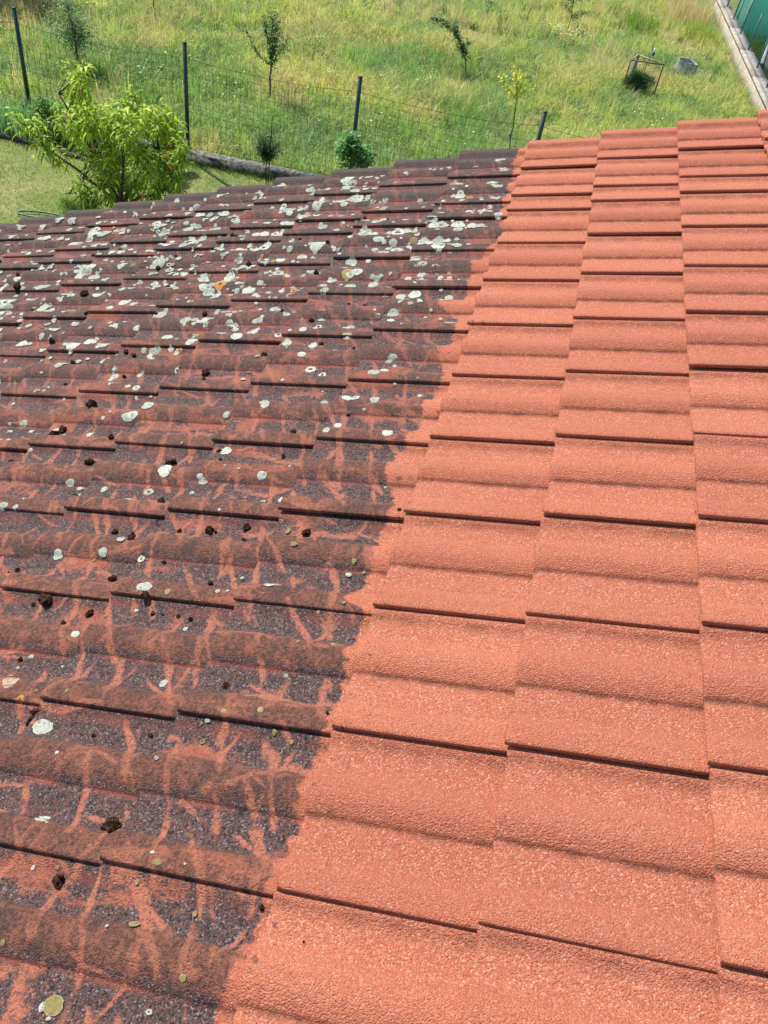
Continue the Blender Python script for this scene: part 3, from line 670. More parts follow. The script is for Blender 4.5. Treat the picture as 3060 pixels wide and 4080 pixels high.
# broad leaved weed clumps, darker or bluish
x, y = meadow_points(620, 8.5, 34)
wc_ = mixcol((0.07, 0.15, 0.05), (0.22, 0.33, 0.17), rng.uniform(0, 1, len(x)))
parts.append(tufts(x, y, 34, (.08, .20), .09, wc_, (.014, .030), .5))
mg = blade_object('meadow_grass', parts)
tag(mg, 'uncut meadow grass with straw coloured stalks beyond the wire fence', 'grass', kind='stuff')

# weeds behind the right wall
x = rng.uniform(4.3, 6.5, 1500); y = rng.uniform(18.5, 25, 1500)
k = ~((x > 4.2) & (y > 24.3)); x, y = x[k], y[k]
wg = blade_object('weeds', [tufts(x, y, 9, (.15, .5), .08, mixcol((0.05, 0.12, 0.05), (0.12, 0.2, 0.07), rng.uniform(0, 1, len(x))))])
tag(wg, 'dark weeds between the boundary wall and the teal shelter', 'weeds', kind='stuff')

# lawn
n = 170000
x = rng.uniform(-10.5, 1.5, n); y = rng.uniform(.6, 8.6, n)
k = (y < fence_y(x)-.13) & ((y > 4.3) | (x < -3.2)); x, y = x[k], y[k]; n = len(x)
p1 = vnoise(x*1.1, y*1.1, 21)*.6+vnoise(x*3.5, y*3.5, 22)*.4
c = mixcol((0.20, 0.30, 0.085), (0.42, 0.42, 0.20), np.clip((p1-.35)*3, 0, 1))*rng.uniform(.7, 1.3, (n, 1))
lp = [blades(np.stack([x, y, np.full(n, GZ)], 1), rng.normal(0, .5, (n, 2)), rng.uniform(.02, .05, n), rng.uniform(.004, .008, n), rng.uniform(0, 1, n), c)]
x = np.array([-5.9, -5.75, -6.05, -5.85]); y = np.array([5.95, 6.1, 6.05, 5.8])
lp.append(tufts(x, y, 130, (.10, .2), .10, np.tile(np.array([[0.10, 0.21, 0.045]]), (4, 1)), (.004, .007), .2))
# unmown fringe along the kerb
x = rng.uniform(-10, 1, 900); y = fence_y(x)-.16-rng.uniform(0, .12, 900)
lp.append(tufts(x, y, 6, (.05, .14), .04, mixcol((0.09, .17, .04), (.14, .22, .05), rng.uniform(0, 1, 900))))
lg = blade_object('lawn_grass', lp); tag(lg, 'short mown lawn grass with pale dry patches', 'grass', kind='stuff')

# daisies
DAISY = [(-.85,20.11),(-.39,19.99),(.06,19.99),(-.1,19.59),(-.6,20.0),(-2.77,14.32),(-2.92,14.03),(1.71,14.76),(1.86,14.62),(-5.86,14.39),(-6.82,14.2),(2.51,22.68),(2.61,21.13),(-7.14,10.91),(-9.55,13.88),(-5.65,10.94),(-3.39,12.96),(-5.8,11.46),(-4.57,12.4),(-3.0,11.2),(.9,13.1),(-1.6,10.6),(-7.0,12.1)]
V = []; F = []; C = []
for (dx, dy) in DAISY:
    big = 34 if dy > 19.5 and dx < .2 else 9
    for _ in range(big):
        px_, py_ = dx+random.gauss(0, .20), dy+random.gauss(0, .28); r = random.uniform(.013, .024); z = GZ+random.uniform(.18, .42)
        o0 = len(V); tl = random.uniform(-.5, .2)
        V.append((px_, py_, z+.004)); C.append((.75, .60, .10))
        for k in range(7):
            a = 2*math.pi*k/7; V.append((px_+r*math.cos(a), py_+r*math.sin(a), z+r*math.sin(a)*tl)); C.append((.82, .82, .78))
        for k in range(7): F.append((o0, o0+1+k, o0+1+(k+1) % 7))
        o1 = len(V); V += [(px_-.002, py_, GZ), (px_+.002, py_, GZ), (px_, py_, z)]; C += [(.1, .18, .05)]*3; F.append((o1, o1+1, o1+2))
da = link('daisies', mesh_np('daisies', V, F, GRASS, False, {'tint': C})); tag(da, 'small white daisies dotted through the meadow', 'flowers', kind='stuff')

# ------------------------------------------------------------------ leaves for shrubs and trees
def leaf_cloud(centers, dirs, length, width, tint, droop=0.5, cup=0.0):
    """lanceolate leaves: 3 stations, 7 vertices. centers (n,3) leaf base, dirs (n,3) unit"""
    n = len(centers); d = dirs/np.linalg.norm(dirs, axis=1, keepdims=True)
    up = np.array([[0, 0, 1.0]]); side = np.cross(d, up); side /= (np.linalg.norm(side, axis=1, keepdims=True)+1e-6)
    roll = rng.normal(0, .5, n)[:, None]; nrm = np.cross(side, d); side = side*np.cos(roll)+nrm*np.sin(roll)
    L = length[:, None]; Wd = width[:, None]/2; g = np.zeros((n, 3)); g[:, 2] = -1; g = g*(droop if np.isscalar(droop) else droop[:, None])
    p0 = centers; p1 = p0+d*L*.33+g*L*.04; p2 = p0+d*L*.68+g*L*.22; p3 = p0+d*L*.92+g*L*.55
    V = np.stack([p0, p1-side*Wd*.9, p1+side*Wd*.9, p2-side*Wd*.8, p2+side*Wd*.8, p3], 1).reshape(-1, 3)
    i = np.arange(n)*6
    T = np.concatenate([np.stack([i, i+1, i+2], 1), np.stack([i+3, i+5, i+4], 1)]); Q = np.stack([i+1, i+3, i+4, i+2], 1)
    return V, Q, T, np.repeat(tint, 6, 0)
LEAF = mat_leaf('leaf', rough=0.5, spec=0.3, transl=0.35)
bark = mat_plain('bark', (0.060, 0.042, 0.032), (0.12, 0.09, 0.07), 25, 0.9)
bark_dark = mat_plain('dark_stem', (0.035, 0.035, 0.028), (0.07, 0.06, 0.05), 25, 0.9)

def rel(pts, base): return [tuple(Vector(p)-Vector(base)) for p in pts]
def foliage_along(paths, per_m, length, width, cols, spread=0.03, up=0.5, droop=0.5):
    """leaves along polylines (local coordinates)"""
    cs, ds = [], []
    for pts in paths:
        pts = [np.array(p) for p in pts]
        for a, b in zip(pts[:-1], pts[1:]):
            L = np.linalg.norm(b-a); k = max(2, int(L*per_m))
            tt = rng.uniform(0, 1, k)[:, None]
            c = a+(b-a)*tt+rng.normal(0, spread, (k, 3)); cs.append(c)
            ang = rng.uniform(0, 2*np.pi, k)
            ds.append(np.stack([np.cos(ang), np.sin(ang), rng.normal(up, .5, k)], 1))
    cs = np.concatenate(cs); ds = np.concatenate(ds); n = len(cs)
    tint = mixcol(cols[0], cols[1], rng.uniform(0, 1, n))*rng.uniform(.75, 1.25, (n, 1))
    return leaf_cloud(cs, ds, rng.uniform(*length, n), rng.uniform(*width, n), tint, droop)

def plant(name, base, label, cat, stems, stem_mat, leaf_parts, foliage_name='foliage', group=None):
    root = empty(name, base); tag(root, label, cat, group)
    mb = MB()
    for pts, rad in stems: mb.tube(rel(pts, base), rad, 6)
    mb.build('trunk', stem_mat, root, smooth=True)
    V = []; Q = []; T = []; C = []; off = 0
    for v, q, tr, c in leaf_parts:
        V.append(v); Q.append(q+off); T.append(tr+off); C.append(c); off += len(v)
    fo = link(foliage_name, mesh_np(foliage_name, np.concatenate(V), [np.concatenate(Q), np.concatenate(T)], LEAF, True, {'tint': np.concatenate(C)}), root)
    fo['kind'] = 'stuff'
    return root

# --- peach tree beside the roof
PB = (-5.15, 5.85, GZ)
PEACH = [(-5.51,5.9,-2.21),(-5.86,6.17,-2.35),(-5.68,5.98,-2.38),(-5.73,6.15,-2.58),(-5.67,6.12,-2.7),(-5.33,5.58,-2.59),(-6.24,5.53,-2.77),(-6.65,6.26,-3.14),(-6.15,5.74,-2.87),(-6.03,5.69,-2.92),(-6.23,6.45,-2.95),(-5.89,5.93,-2.87),(-6.24,6.18,-3.31),(-6.14,5.84,-3.21),(-6.05,5.97,-3.3),(-5.54,5.66,-2.66),(-5.8,6.04,-3.01),(-5.62,6.32,-2.81),(-5.27,6.0,-2.68),(-5.28,6.23,-2.65),(-5.33,6.09,-2.87),(-4.9,5.58,-2.5),(-5.09,6.28,-2.51),(-4.97,6.09,-2.55),(-4.76,5.8,-2.51),(-4.69,5.51,-2.55),(-4.89,6.32,-2.66),(-4.57,5.94,-2.57),(-4.61,6.18,-2.59),(-4.7,6.26,-2.85),(-4.5,6.13,-2.7),(-4.54,6.27,-2.91),(-4.24,5.77,-2.77),(-5.71,6.12,-3.27),(-5.41,5.77,-3.18),(-5.49,6.25,-3.24),(-5.28,6.2,-3.15),(-4.7,5.5,-2.78),(-4.58,5.5,-2.88),(-5.14,5.54,-3.14),(-5.31,6.2,-3.44),(-4.84,5.73,-3.17),(-4.72,5.89,-3.23),(-4.45,5.64,-2.93),(-4.59,5.74,-3.28),(-4.32,5.71,-2.95),(-4.26,5.63,-3.06),(-4.46,5.82,-3.24),(-5.68,5.8,-3.61),(-5.78,6.06,-3.84),(-5.51,5.85,-3.73),(-5.21,6.12,-3.59),(-4.96,6.04,-3.54),(-5.42,6.16,-3.69),(-4.69,5.86,-3.47),(-5.14,5.43,-3.29)]
root = empty('peach_tree', PB); tag(root, 'bright yellow green peach tree with long drooping leaves on the lawn beside the roof', 'tree')
mb = MB(); paths = []
hub = Vector((0.0, 0, .28))
mb.tube([(0, 0, -.05), (0.0, 0, .15), tuple(hub)], [.04, .035, .03], 7)
mb.build('trunk', bark, root, smooth=True)
PL = [Vector(p)-Vector(PB) for p in PEACH if p[0] > -6.45]
limbs = {}
targets = [Vector((-.75, .1, 1.5)), Vector((-.95, -.1, .90)), Vector((-.35, -.1, 1.2)), Vector((.05, .2, 1.2)), Vector((.5, .1, 1.1)), Vector((.7, -.2, .7)), Vector((-.5, 0, .55)), Vector((.1, -.2, .65))]
groups_ = [[] for _ in targets]
for p in PL:
    j = min(range(len(targets)), key=lambda q: (targets[q]-p).length); groups_[j].append(p)
for tg, gp in zip(targets, groups_):
    mid_ = hub.lerp(tg, .5)+Vector((0, 0, .04))
    b = MB(); b.tube([tuple(hub), tuple(mid_), tuple(tg)], [.022, .016, .009], 6)
    for p in gp:
        b.tube([tuple(mid_ if (p-mid_).length < (p-tg).length else tg), tuple((tg+p)/2*0.5+p*0.5+Vector((0, 0, .03))), tuple(p)], [.008, .005, .003], 4)
    b.build('limb', bark, root, smooth=True)
cs, ds = [], []
for p in PL:
    k = 88 if p.x > -.55 else (52 if p.x > -.95 else 34); u = rng.uniform(-.16, .13, k)                 # a leafy shoot end: leaves whorled round a short axis
    ax = np.array([rng.normal(-.1, .25), rng.normal(0, .25), 1.0]); ax /= np.linalg.norm(ax)
    c = np.array(p)[None]+ax[None]*u[:, None]+rng.normal(0, .042, (k, 3)); cs.append(c)
    a = rng.uniform(0, 2*np.pi, k); ds.append(np.stack([np.cos(a), np.sin(a), rng.uniform(-.5, .9, k)+u*2.5], 1))
cs = np.concatenate(cs); ds = np.concatenate(ds); n = len(cs)
hgt_ = np.clip((cs[:, 2]-.4)/1.3, 0, 1)
tint = mixcol((0.10, 0.20, 0.025), (0.56, 0.62, 0.065), np.clip(rng.uniform(0, 1, n)*.75+.2*hgt_+rng.normal(0, .1, n), 0, 1))
redm = rng.uniform(0, 1, n) < .022; tint[redm] = (0.42, 0.12, 0.04)
tint *= rng.uniform(.75, 1.2, (n, 1))
Lh = rng.uniform(.10, .165, n); Wd_ = rng.uniform(.024, .036, n); dr_ = rng.uniform(.8, 1.7, n)
front = np.argsort(cs[:, 1]-cs[:, 2]*.6)[:300]; keep = np.ones(n, bool); keep[front] = False
V, Q, T, C = leaf_cloud(cs[keep], ds[keep], Lh[keep], Wd_[keep], tint[keep], dr_[keep])
fo = link('foliage', mesh_np('foliage', V, [Q, T], LEAF, True, {'tint': C}), root); fo['kind'] = 'stuff'
leaf_vars = []
for q in range(8):
    tt = mixcol((0.16, 0.27, 0.035), (0.56, 0.63, 0.07), np.array([q/7.0]))
    v, qq, tr, cc = leaf_cloud(np.zeros((1, 3)), np.array([[1.0, 0, .25]]), np.array([.135]), np.array([.032]), tt, 1.25)
    leaf_vars.append(mesh_np('leaf', v, [qq, tr], LEAF, True, {'tint': cc}))
for i in front:
    d = ds[i]/np.linalg.norm(ds[i]); o = link('leaf', leaf_vars[random.randrange(8)], root)
    o.location = cs[i]; o.rotation_euler = (random.gauss(0, .3), -math.asin(max(-1, min(1, d[2]*.6))), math.atan2(d[1], d[0])); sc = Lh[i]/.135; o.scale = (sc, sc, sc)
# a few peaches
fr = mat_plain('peach_skin', (0.45, 0.10, 0.03), (0.55, 0.25, 0.06), 20, 0.7)
for fx in ((-.25, -.1, 1.0), (-.12, .0, .45), (.45, -.25, .62)):
    bm = bmesh.new(); bmesh.ops.create_uvsphere(bm, u_segments=10, v_segments=8, radius=.027); me = bpy.data.meshes.new('fruit'); bm.to_mesh(me); bm.free(); me.materials.append(fr)
    link('fruit', me, root, fx)

# --- leafy shrub behind the peach at the left, iris clump, lush plant by the second post
SEEDS = iter(range(31, 60))
def bush(name, base, label, rx, ry, rz, n, length, width, cols, zc, stems=6, parts_n=0, droop=.6, lower=0.0, cat='shrub'):
    root = empty(name, base); tag(root, label, cat)
    mb = MB()
    for k in range(stems):
        a = 6.28*k/stems; mb.tube([(0.02*math.cos(a), .02*math.sin(a), -.03), (rx*.35*math.cos(a), ry*.35*math.sin(a), zc*.6), (rx*.6*math.cos(a), ry*.6*math.sin(a), zc+rz*.3)], [.008, .006, .003], 5)
    mb.build('stem', bark_dark, root, smooth=True)
    d = rng.normal(0, 1, (n, 3)); d /= np.linalg.norm(d, axis=1, keepdims=True)
    sd0 = next(SEEDS); lr = np.random.default_rng(sd0); K = 11
    lc = lr.normal(0, 1, (K, 3)); lc /= np.linalg.norm(lc, axis=1, keepdims=True); lc *= lr.uniform(.25, .68, (K, 1)); lrad = lr.uniform(.28, .46, K)
    kk = rng.integers(0, K, n)
    c = (lc[kk]+d*(rng.uniform(.25, 1, n)**.5*lrad[kk])[:, None])*np.array([rx, ry, rz])*1.1; c[:, 2] += zc
    c = c[c[:, 2] > lower]; n = len(c); dd = c-np.array([0, 0, zc*.7]); dd = dd/np.linalg.norm(dd, axis=1, keepdims=True)+rng.normal(0, .5, (n, 3))
    tint = mixcol(cols[0], cols[1], rng.uniform(0, 1, n))*rng.uniform(.75, 1.25, (n, 1))
    L = rng.uniform(*length, n); W = rng.uniform(*width, n)
    pn = 0
    if parts_n:
        order = np.argsort(c[:, 1]-c[:, 2]*.7); pk_ = order[:parts_n]
        var = []
        for q in range(5):
            v, qq, tr, cc = leaf_cloud(np.zeros((1, 3)), np.array([[1.0, 0, .1]]), np.array([np.mean(length)]), np.array([np.mean(width)]), mixcol(cols[0], cols[1], np.array([q/4.0])), droop)
            var.append(mesh_np('leaf', v, [qq, tr], LEAF, True, {'tint': cc}))
        for i in pk_:
            o = link('leaf', random.choice(var), root, c[i]); q_ = dd[i]/np.linalg.norm(dd[i])
            o.rotation_euler = (random.gauss(0, .35), -math.asin(q_[2])*.6, math.atan2(q_[1], q_[0]))
        m = np.ones(n, bool); m[pk_] = False; c, dd, L, W, tint = c[m], dd[m], L[m], W[m], tint[m]
    V, Q, T, C = leaf_cloud(c, dd, L, W, tint, droop)
    fo = link('foliage', mesh_np('foliage', V, [Q, T], LEAF, True, {'tint': C}), root); fo['kind'] = 'stuff'
    return root
bush('leafy_shrub', (-7.25, 7.85, GZ), 'mid green leafy perennial clump at the foot of the leftmost fence post', .55, .34, .36, 2800, (.04, .08), (.018, .03), ((.12, .23, .07), (.28, .45, .15)), .32)
bush('leafy_shrub', (-6.55, 7.85, GZ), 'dark green perennial clump half hidden behind the crown of the peach tree', .5, .3, .32, 2200, (.04, .08), (.018, .03), ((.04, .10, .03), (.09, .18, .05)), .25)
bush('leafy_shrub', (-5.45, 7.75, GZ), 'lush green flowering bush between the peach tree and the second fence post', .36, .34, .42, 2300, (.06, .12), (.014, .022), ((.09, .20, .06), (.24, .40, .12)), .40, stems=9)
bush('leafy_shrub', (-5.95, 7.2, GZ), 'dark shrub on the bed in the gap of the peach crown', .30, .3, .22, 1100, (.04, .08), (.014, .022), ((.03, .08, .025), (.08, .16, .04)), .20)  # very dark green leaf tints
bush('currant_bush', (-2.6, 8.12, GZ), 'dark green currant bush with broad leaves hiding the foot of the third post', .30, .28, .40, 1150, (.055, .095), (.045, .075), ((.08, .19, .07), (.30, .50, .22)), .68, stems=8, parts_n=220, droop=.5, lower=.2)

# iris clump
root = empty('iris_clump', (-7.95, 7.8, GZ)); tag(root, 'clump of upright blue green iris leaves at the left edge by the lawn', 'plant')
n = 260; x = rng.normal(0, .26, n); y = rng.normal(0, .13, n)
c = mixcol((.20, .33, .20), (.36, .50, .34), rng.uniform(0, 1, n))
v, q, tr, cc = blades(np.stack([x, y, np.full(n, -.02)], 1), rng.normal(0, .16, (n, 2)), rng.uniform(.38, .62, n), rng.uniform(.018, .030, n), rng.uniform(0, .3, n), c, rng.normal(0, .5, n))
fo = link('foliage', mesh_np('foliage', v, [q, tr], LEAF, True, {'tint': cc}), root); fo['kind'] = 'stuff'
MB().tube([(-.3, 0, -.01), (0, 0, 0.01), (.3, 0, -.01)], .02, 6).build('rhizome', bark, root)

# bed edging strip (dark plastic) along the lawn
mb = MB(); mb.tube([(-9.2, 7.62, GZ+.02), (-8.0, 7.58, GZ+.03), (-7.4, 7.55, GZ+.03), (-6.8, 7.5, GZ+.03), (-6.0, 7.45, GZ+.02)], .035, 6)
o = mb.build('lawn_edging', mat_plain('black_edging', (.03, .03, .032), (.06, .055, .05), 15), smooth=True); tag(o, 'dark edging strip between the lawn and the planted bed at left', 'edging')

# --- saplings in the meadow
def wob(pts, amt=.012, sub=4):
    out = []
    for a, b in zip(pts[:-1], pts[1:]):
        for k in range(sub): out.append(tuple(Vector(a).lerp(Vector(b), k/sub)+Vector((random.gauss(0, amt), random.gauss(0, amt), random.gauss(0, amt*.4)))))
    out[0] = tuple(pts[0]); out.append(tuple(pts[-1])); return out
def taper(n, a, b): return [a+(b-a)*i/(n-1) for i in range(n)]
B1 = (-5.14, 11.58, GZ-.03)
tr_ = wob([B1, (-5.15, 11.58, -3.61), (-5.13, 11.58, -3.36)], .004)
brs = [[(-5.13,11.58,-3.40),(-5.31,11.5,-3.29),(-5.45,11.5,-3.15),(-5.59,11.5,-2.89)], [(-5.13,11.58,-3.38),(-5.13,11.6,-2.98),(-5.16,11.6,-2.55)], [(-5.13,11.58,-3.25),(-5.23,11.55,-2.92),(-5.3,11.55,-2.64)], [(-5.14,11.58,-3.30),(-5.08,11.7,-2.95),(-5.09,11.7,-2.69)], [(-5.14,11.58,-3.42),(-5.03,11.7,-3.2),(-4.85,11.7,-2.97)]]
brs = [wob(b, .008, 3) for b in brs]
stems = [(tr_, taper(len(tr_), .020, .014))]+[(b, taper(len(b), .009, .003)) for b in brs]
gcol = ((.045, .105, .038), (.16, .27, .11))
lp = [foliage_along([rel(b, B1)], d_, (.04, .065), (.018, .028), gcol, sp) for b, d_, sp in zip(brs, (230, 720, 380, 560, 150), (.018, .045, .028, .05, .03))]
plant('sapling', B1, 'upright young fruit tree in the meadow with one side branch reaching left', 'sapling', stems, bark, lp)
B2 = (-2.14, 15.62, GZ-.03)
m_ = wob([B2, (-2.2,15.62,-3.71), (-2.32,15.62,-3.48), (-2.51,15.6,-3.26), (-2.8,15.6,-3.09), (-3.07,15.6,-3.08)], .010, 3)
sd_ = [wob([(-2.32,15.62,-3.5),(-2.15,15.6,-3.36)], .01), wob([(-2.46,15.6,-3.3),(-2.57,15.5,-3.03)], .01), wob([(-2.2,15.6,-3.6),(-2.38,15.6,-3.5)], .01)]
plant('sapling', B2, 'thin dark sapling bent over to the left in the middle of the meadow', 'sapling', [(m_, taper(len(m_), .011, .003))]+[(b, taper(len(b), .005, .002)) for b in sd_], bark_dark,
      [foliage_along([rel(m_[3:], B2)], 520, (.055, .095), (.022, .032), gcol, .04), foliage_along([rel(b, B2) for b in sd_], 420, (.055, .095), (.022, .032), gcol, .035)])
B3 = (-.62, 11.28, GZ-.03)
m_ = wob([B3, (-.66,11.28,-3.55), (-.71,11.28,-3.05), (-.74,11.28,-2.87)], .006)
sd_ = [wob(b, .01) for b in ([(-.72,11.28,-3.0),(-.95,11.28,-2.80),(-1.05,11.28,-2.66)], [(-.74,11.28,-2.87),(-.84,11.28,-2.55)], [(-.73,11.28,-2.95),(-.63,11.28,-2.60)], [(-.72,11.28,-3.0),(-.52,11.25,-2.72)], [(-.73,11.28,-2.9),(-.75,11.2,-2.6)])]
yc = ((.36, .38, .04), (.70, .64, .07))
r3 = plant('sapling', B3, 'slender sapling with yellow leaves, left of the fourth fence post', 'sapling', [(m_, taper(len(m_), .010, .006))]+[(b, taper(len(b), .005, .002)) for b in sd_], bark_dark,
      [foliage_along([rel(b, B3) for b in sd_], 190, (.045, .07), (.022, .034), yc, .035, .2)])
o = MB().box((-.06, 0, .45), (.05, .012, .035), Matrix.Rotation(.5, 3, 'Y')).build('tie', mat_plain('blue_tie', (.08, .14, .22), (.14, .22, .3)), r3)
B4 = (-.38, 21.5, GZ-.03)
m_ = wob([B4, (-.37,21.5,-3.65), (-.44,21.5,-3.34), (-.43,21.5,-2.9)], .01)
sd_ = [wob([(-.40,21.5,-3.6),(-.71,21.5,-3.44)], .01), wob([(-.38,21.5,-3.75),(-.16,21.5,-3.62)], .01), wob([(-.42,21.5,-3.4),(-.62,21.5,-3.2)], .01), wob([(-.42,21.5,-3.35),(-.2,21.5,-3.15)], .01)]
plant('sapling', B4, 'small sapling at the top edge of the meadow above the daisies', 'sapling', [(m_, taper(len(m_), .010, .004))]+[(b, taper(len(b), .005, .002)) for b in sd_], bark_dark,
      [foliage_along([rel(b, B4) for b in sd_], 300, (.06, .10), (.018, .03), ((.04, .11, .03), (.11, .21, .06)), .04)])
B5 = (-8.62, 11.0, GZ-.03)
m_ = wob([B5, (-8.6,11.02,-3.55)], .006)
cp = [(-8.59,11.0,-3.49),(-8.35,11.0,-3.36),(-8.14,11.0,-3.37),(-8.41,11.0,-3.22),(-8.72,11.0,-3.39),(-8.95,11.0,-3.42),(-9.09,11.0,-3.36),(-8.6,11.0,-3.08),(-8.66,11.0,-2.98),(-8.72,11.0,-2.80),(-8.2,11.0,-3.3),(-8.56,11.0,-3.31),(-8.8,11.1,-2.62)]
sd_ = [wob([(-8.6, 11.02, -3.56), tuple(Vector((-8.6, 11.0, -3.5)).lerp(Vector(p), .6)), (p[0], p[1]+random.uniform(-.2, .2), p[2])], .01, 3) for p in cp]
plant('fruit_tree', B5, 'bushy grey green young tree with a short trunk, right of the leftmost post', 'tree', [(m_, taper(len(m_), .028, .022))]+[(b, taper(len(b), .010, .003)) for b in sd_], bark,
      [foliage_along([rel(b, B5) for b in sd_], 430, (.04, .07), (.016, .026), ((.11, .19, .09), (.30, .42, .26)), .11)])
B6 = (-8.93, 14.88, GZ-.03)
m_ = wob([B6, (-8.95,14.88,-3.67), (-8.94,14.88,-3.0), (-8.92, 14.9, -2.3)], .01); sd_ = [wob([(-8.93,14.88,-2.6),(-9.2,14.9,-2.2)], .02), wob([(-8.93,14.88,-2.7),(-8.6,14.9,-2.3)], .02)]
plant('sapling', B6, 'bare thin trunk of a young tree cut by the top edge at left', 'sapling', [(m_, taper(len(m_), .014, .008))]+[(b, taper(len(b), .006, .002)) for b in sd_], bark,
      [foliage_along([rel(b, B6) for b in sd_], 260, (.04, .07), (.016, .026), gcol, .06)])

# small standard shrub on the lawn, its stake and label
B7 = (-3.97, 8.13, GZ)
m_ = wob([B7, (-3.97, 8.13, -3.62)], .004); sd_ = []
for k in range(16):
    a = 6.28*k/16; e = random.uniform(.1, 1.2); r_ = random.uniform(.16, .25)
    sd_.append(wob([(-3.97, 8.13, -3.62), (-3.97+r_*math.cos(a)*math.cos(e), 8.13+r_*math.sin(a)*math.cos(e), -3.52+r_*1.3*math.sin(e))], .006, 2))
r7 = plant('round_shrub', B7, 'small round headed shrub on a thin stem in front of the low kerb', 'shrub', [(m_, taper(len(m_), .010, .008))]+[(b, taper(len(b), .005, .002)) for b in sd_], bark_dark,
      [foliage_along([rel(b, B7) for b in sd_], 520, (.03, .05), (.013, .02), ((.035, .09, .03), (.10, .18, .07)), .035)])
o = MB().box((-.045, -.03, .26), (.018, .004, .12), Matrix.Rotation(.38, 3, 'Y')).build('plant_label', mat_plain('yellow_plastic', (.75, .70, .10), (.8, .75, .15), 5, .5), r7)
o = MB().tube([(0, 0, -.05), (.02, 0, .5), (.035, 0, 1.0)], .008, 6).build('garden_stake', mat_plain('green_stake', (.012, .045, .022), (.02, .06, .03), 20, .5), None, (-3.925, 8.09, GZ))
tag(o, 'thin dark green stake standing beside the round headed shrub', 'stake')

# dark red tree off the upper left corner: a bough of it shows and it shades the grass
B8 = (-12.15, 14.1, GZ-.03)
sd_ = []
for k in range(26):
    a = random.uniform(0, 6.28); r_ = random.uniform(.4, 1.25); zt = random.uniform(.6, 3.0)
    sd_.append(wob([(B8[0], B8[1], GZ+random.uniform(.7, 1.3)), (B8[0]+r_*math.cos(a), B8[1]+r_*math.sin(a), GZ+zt)], .03, 3))
plant('plum_tree', B8, 'dark red leaved tree at the upper left corner shading the grass', 'tree', [([B8, (B8[0], B8[1], GZ+1.2)], [.07, .05])]+[(b, taper(len(b), .02, .004)) for b in sd_], bark,
      [foliage_along([rel(b, B8) for b in sd_], 190, (.06, .10), (.03, .05), ((.045, .012, .014), (.10, .03, .025)), .14)])

# ------------------------------------------------------------------ fence on its kerb
post_m = mat_plain('green_post_paint', (0.008, 0.030, 0.028), (0.016, 0.048, 0.044), 12, 0.45, 0.5)
wire_m = mat_plain('green_wire', (0.012, 0.050, 0.022), (0.02, 0.07, 0.03), 12, 0.5, 0.4)
def wire_mesh(pa, pb, z0, z1, step, rad, sagv=0.0, jitter=.006):
    """welded grid between two posts, real wires as 3-sided rods"""
    pa, pb = Vector(pa), Vector(pb); L = (pb-pa).length; nx = int(L/step); nz = int((z1-z0)/step)
    V = []; F = []
    def rod(pts, r):
        o0 = len(V)
        for i, p in enumerate(pts):
            d = (Vector(pts[min(i+1, len(pts)-1)])-Vector(pts[max(i-1, 0)])).normalized(); q = d.to_track_quat('Z', 'Y').to_matrix()
            for k in range(3): V.append(tuple(Vector(p)+q @ Vector((r*math.cos(2.1*k), r*math.sin(2.1*k), 0))))
        for i in range(len(pts)-1):
            for k in range(3):
                a = o0+3*i+k; b = o0+3*i+(k+1) % 3; F.append((a, b, b+3, a+3))
    def P(i, j):
        t_ = i/nx; p = pa.lerp(pb, t_); return (p.x, p.y+.012*math.sin(t_*9+j*.4), z0+(z1-z0)*j/nz-sagv*4*t_*(1-t_)*j/nz)
    for i in range(nx+1): rod([P(i, j) for j in range(0, nz+1, 2)], rad)
    for j in range(nz+1): rod([P(i, j) for i in range(0, nx+1, 2)], rad*(1.6 if j in (0, nz) else 1))
    return V, F
def fence(name, label, posts, hpost, z0, zmesh, radp, step, radw, sagv, pm=post_m, wm=wire_m):
    root = empty(name, posts[0]); tag(root, label, 'fence'); b0 = Vector(posts[0])
    for p in posts:
        q = Vector(p)-b0
        mb = MB(); mb.tube([tuple(q+Vector((0, 0, -.15))), tuple(q+Vector((0, 0, hpost)))], radp, 10); mb.tube([tuple(q+Vector((0, 0, hpost))), tuple(q+Vector((0, 0, hpost+.012)))], [radp*1.12, radp*1.05], 10)
        mb.build('post', pm, root, smooth=False)
    V = []; F = []
    for a, b in zip(posts[:-1], posts[1:]):
        v, f = wire_mesh(tuple(Vector(a)-b0), tuple(Vector(b)-b0), z0, zmesh, step, radw, sagv); off = len(V)
        V += v; F += [tuple(i+off for i in ff) for ff in f]
    o = link('wire_mesh', mesh_np('wire_mesh', V, F, wm), root)
    return root
KZ = GZ+.15
FP = [(-13.2, 7.55, KZ), (-10.45, 7.87, KZ), (-7.84, 8.20, KZ), (-5.31, 8.34, KZ), (-2.77, 8.54, KZ), (-.14, 8.80, KZ), (2.45, 9.05, KZ), (4.4, 9.2, KZ)]
fence('wire_fence', 'low green wire mesh fence on dark round posts between lawn and meadow', FP, 1.49, .04, 1.30, .030, .10, .0021, .07)
conc = NT('old_concrete'); P = conc.n('ShaderNodeNewGeometry').outputs['Position']
n_ = conc.noise(P, 14, 6, .7).outputs[0]; c_ = conc.mix(conc.ramp(n_, .38, .62), (.055, .054, .05), (.24, .23, .21)); c_ = conc.mix(conc.ramp(conc.noise(P, 55, 4, .7).outputs[0], .5, .7, 0, .6), c_, (.07, .07, .06))
conc = conc.end(conc.bsdf(c_, .95, .15, conc.bump(n_, .012)))
root = empty('kerb', (-7.84, 8.20, GZ)); tag(root, 'low old concrete kerb under the wire fence', 'kerb')
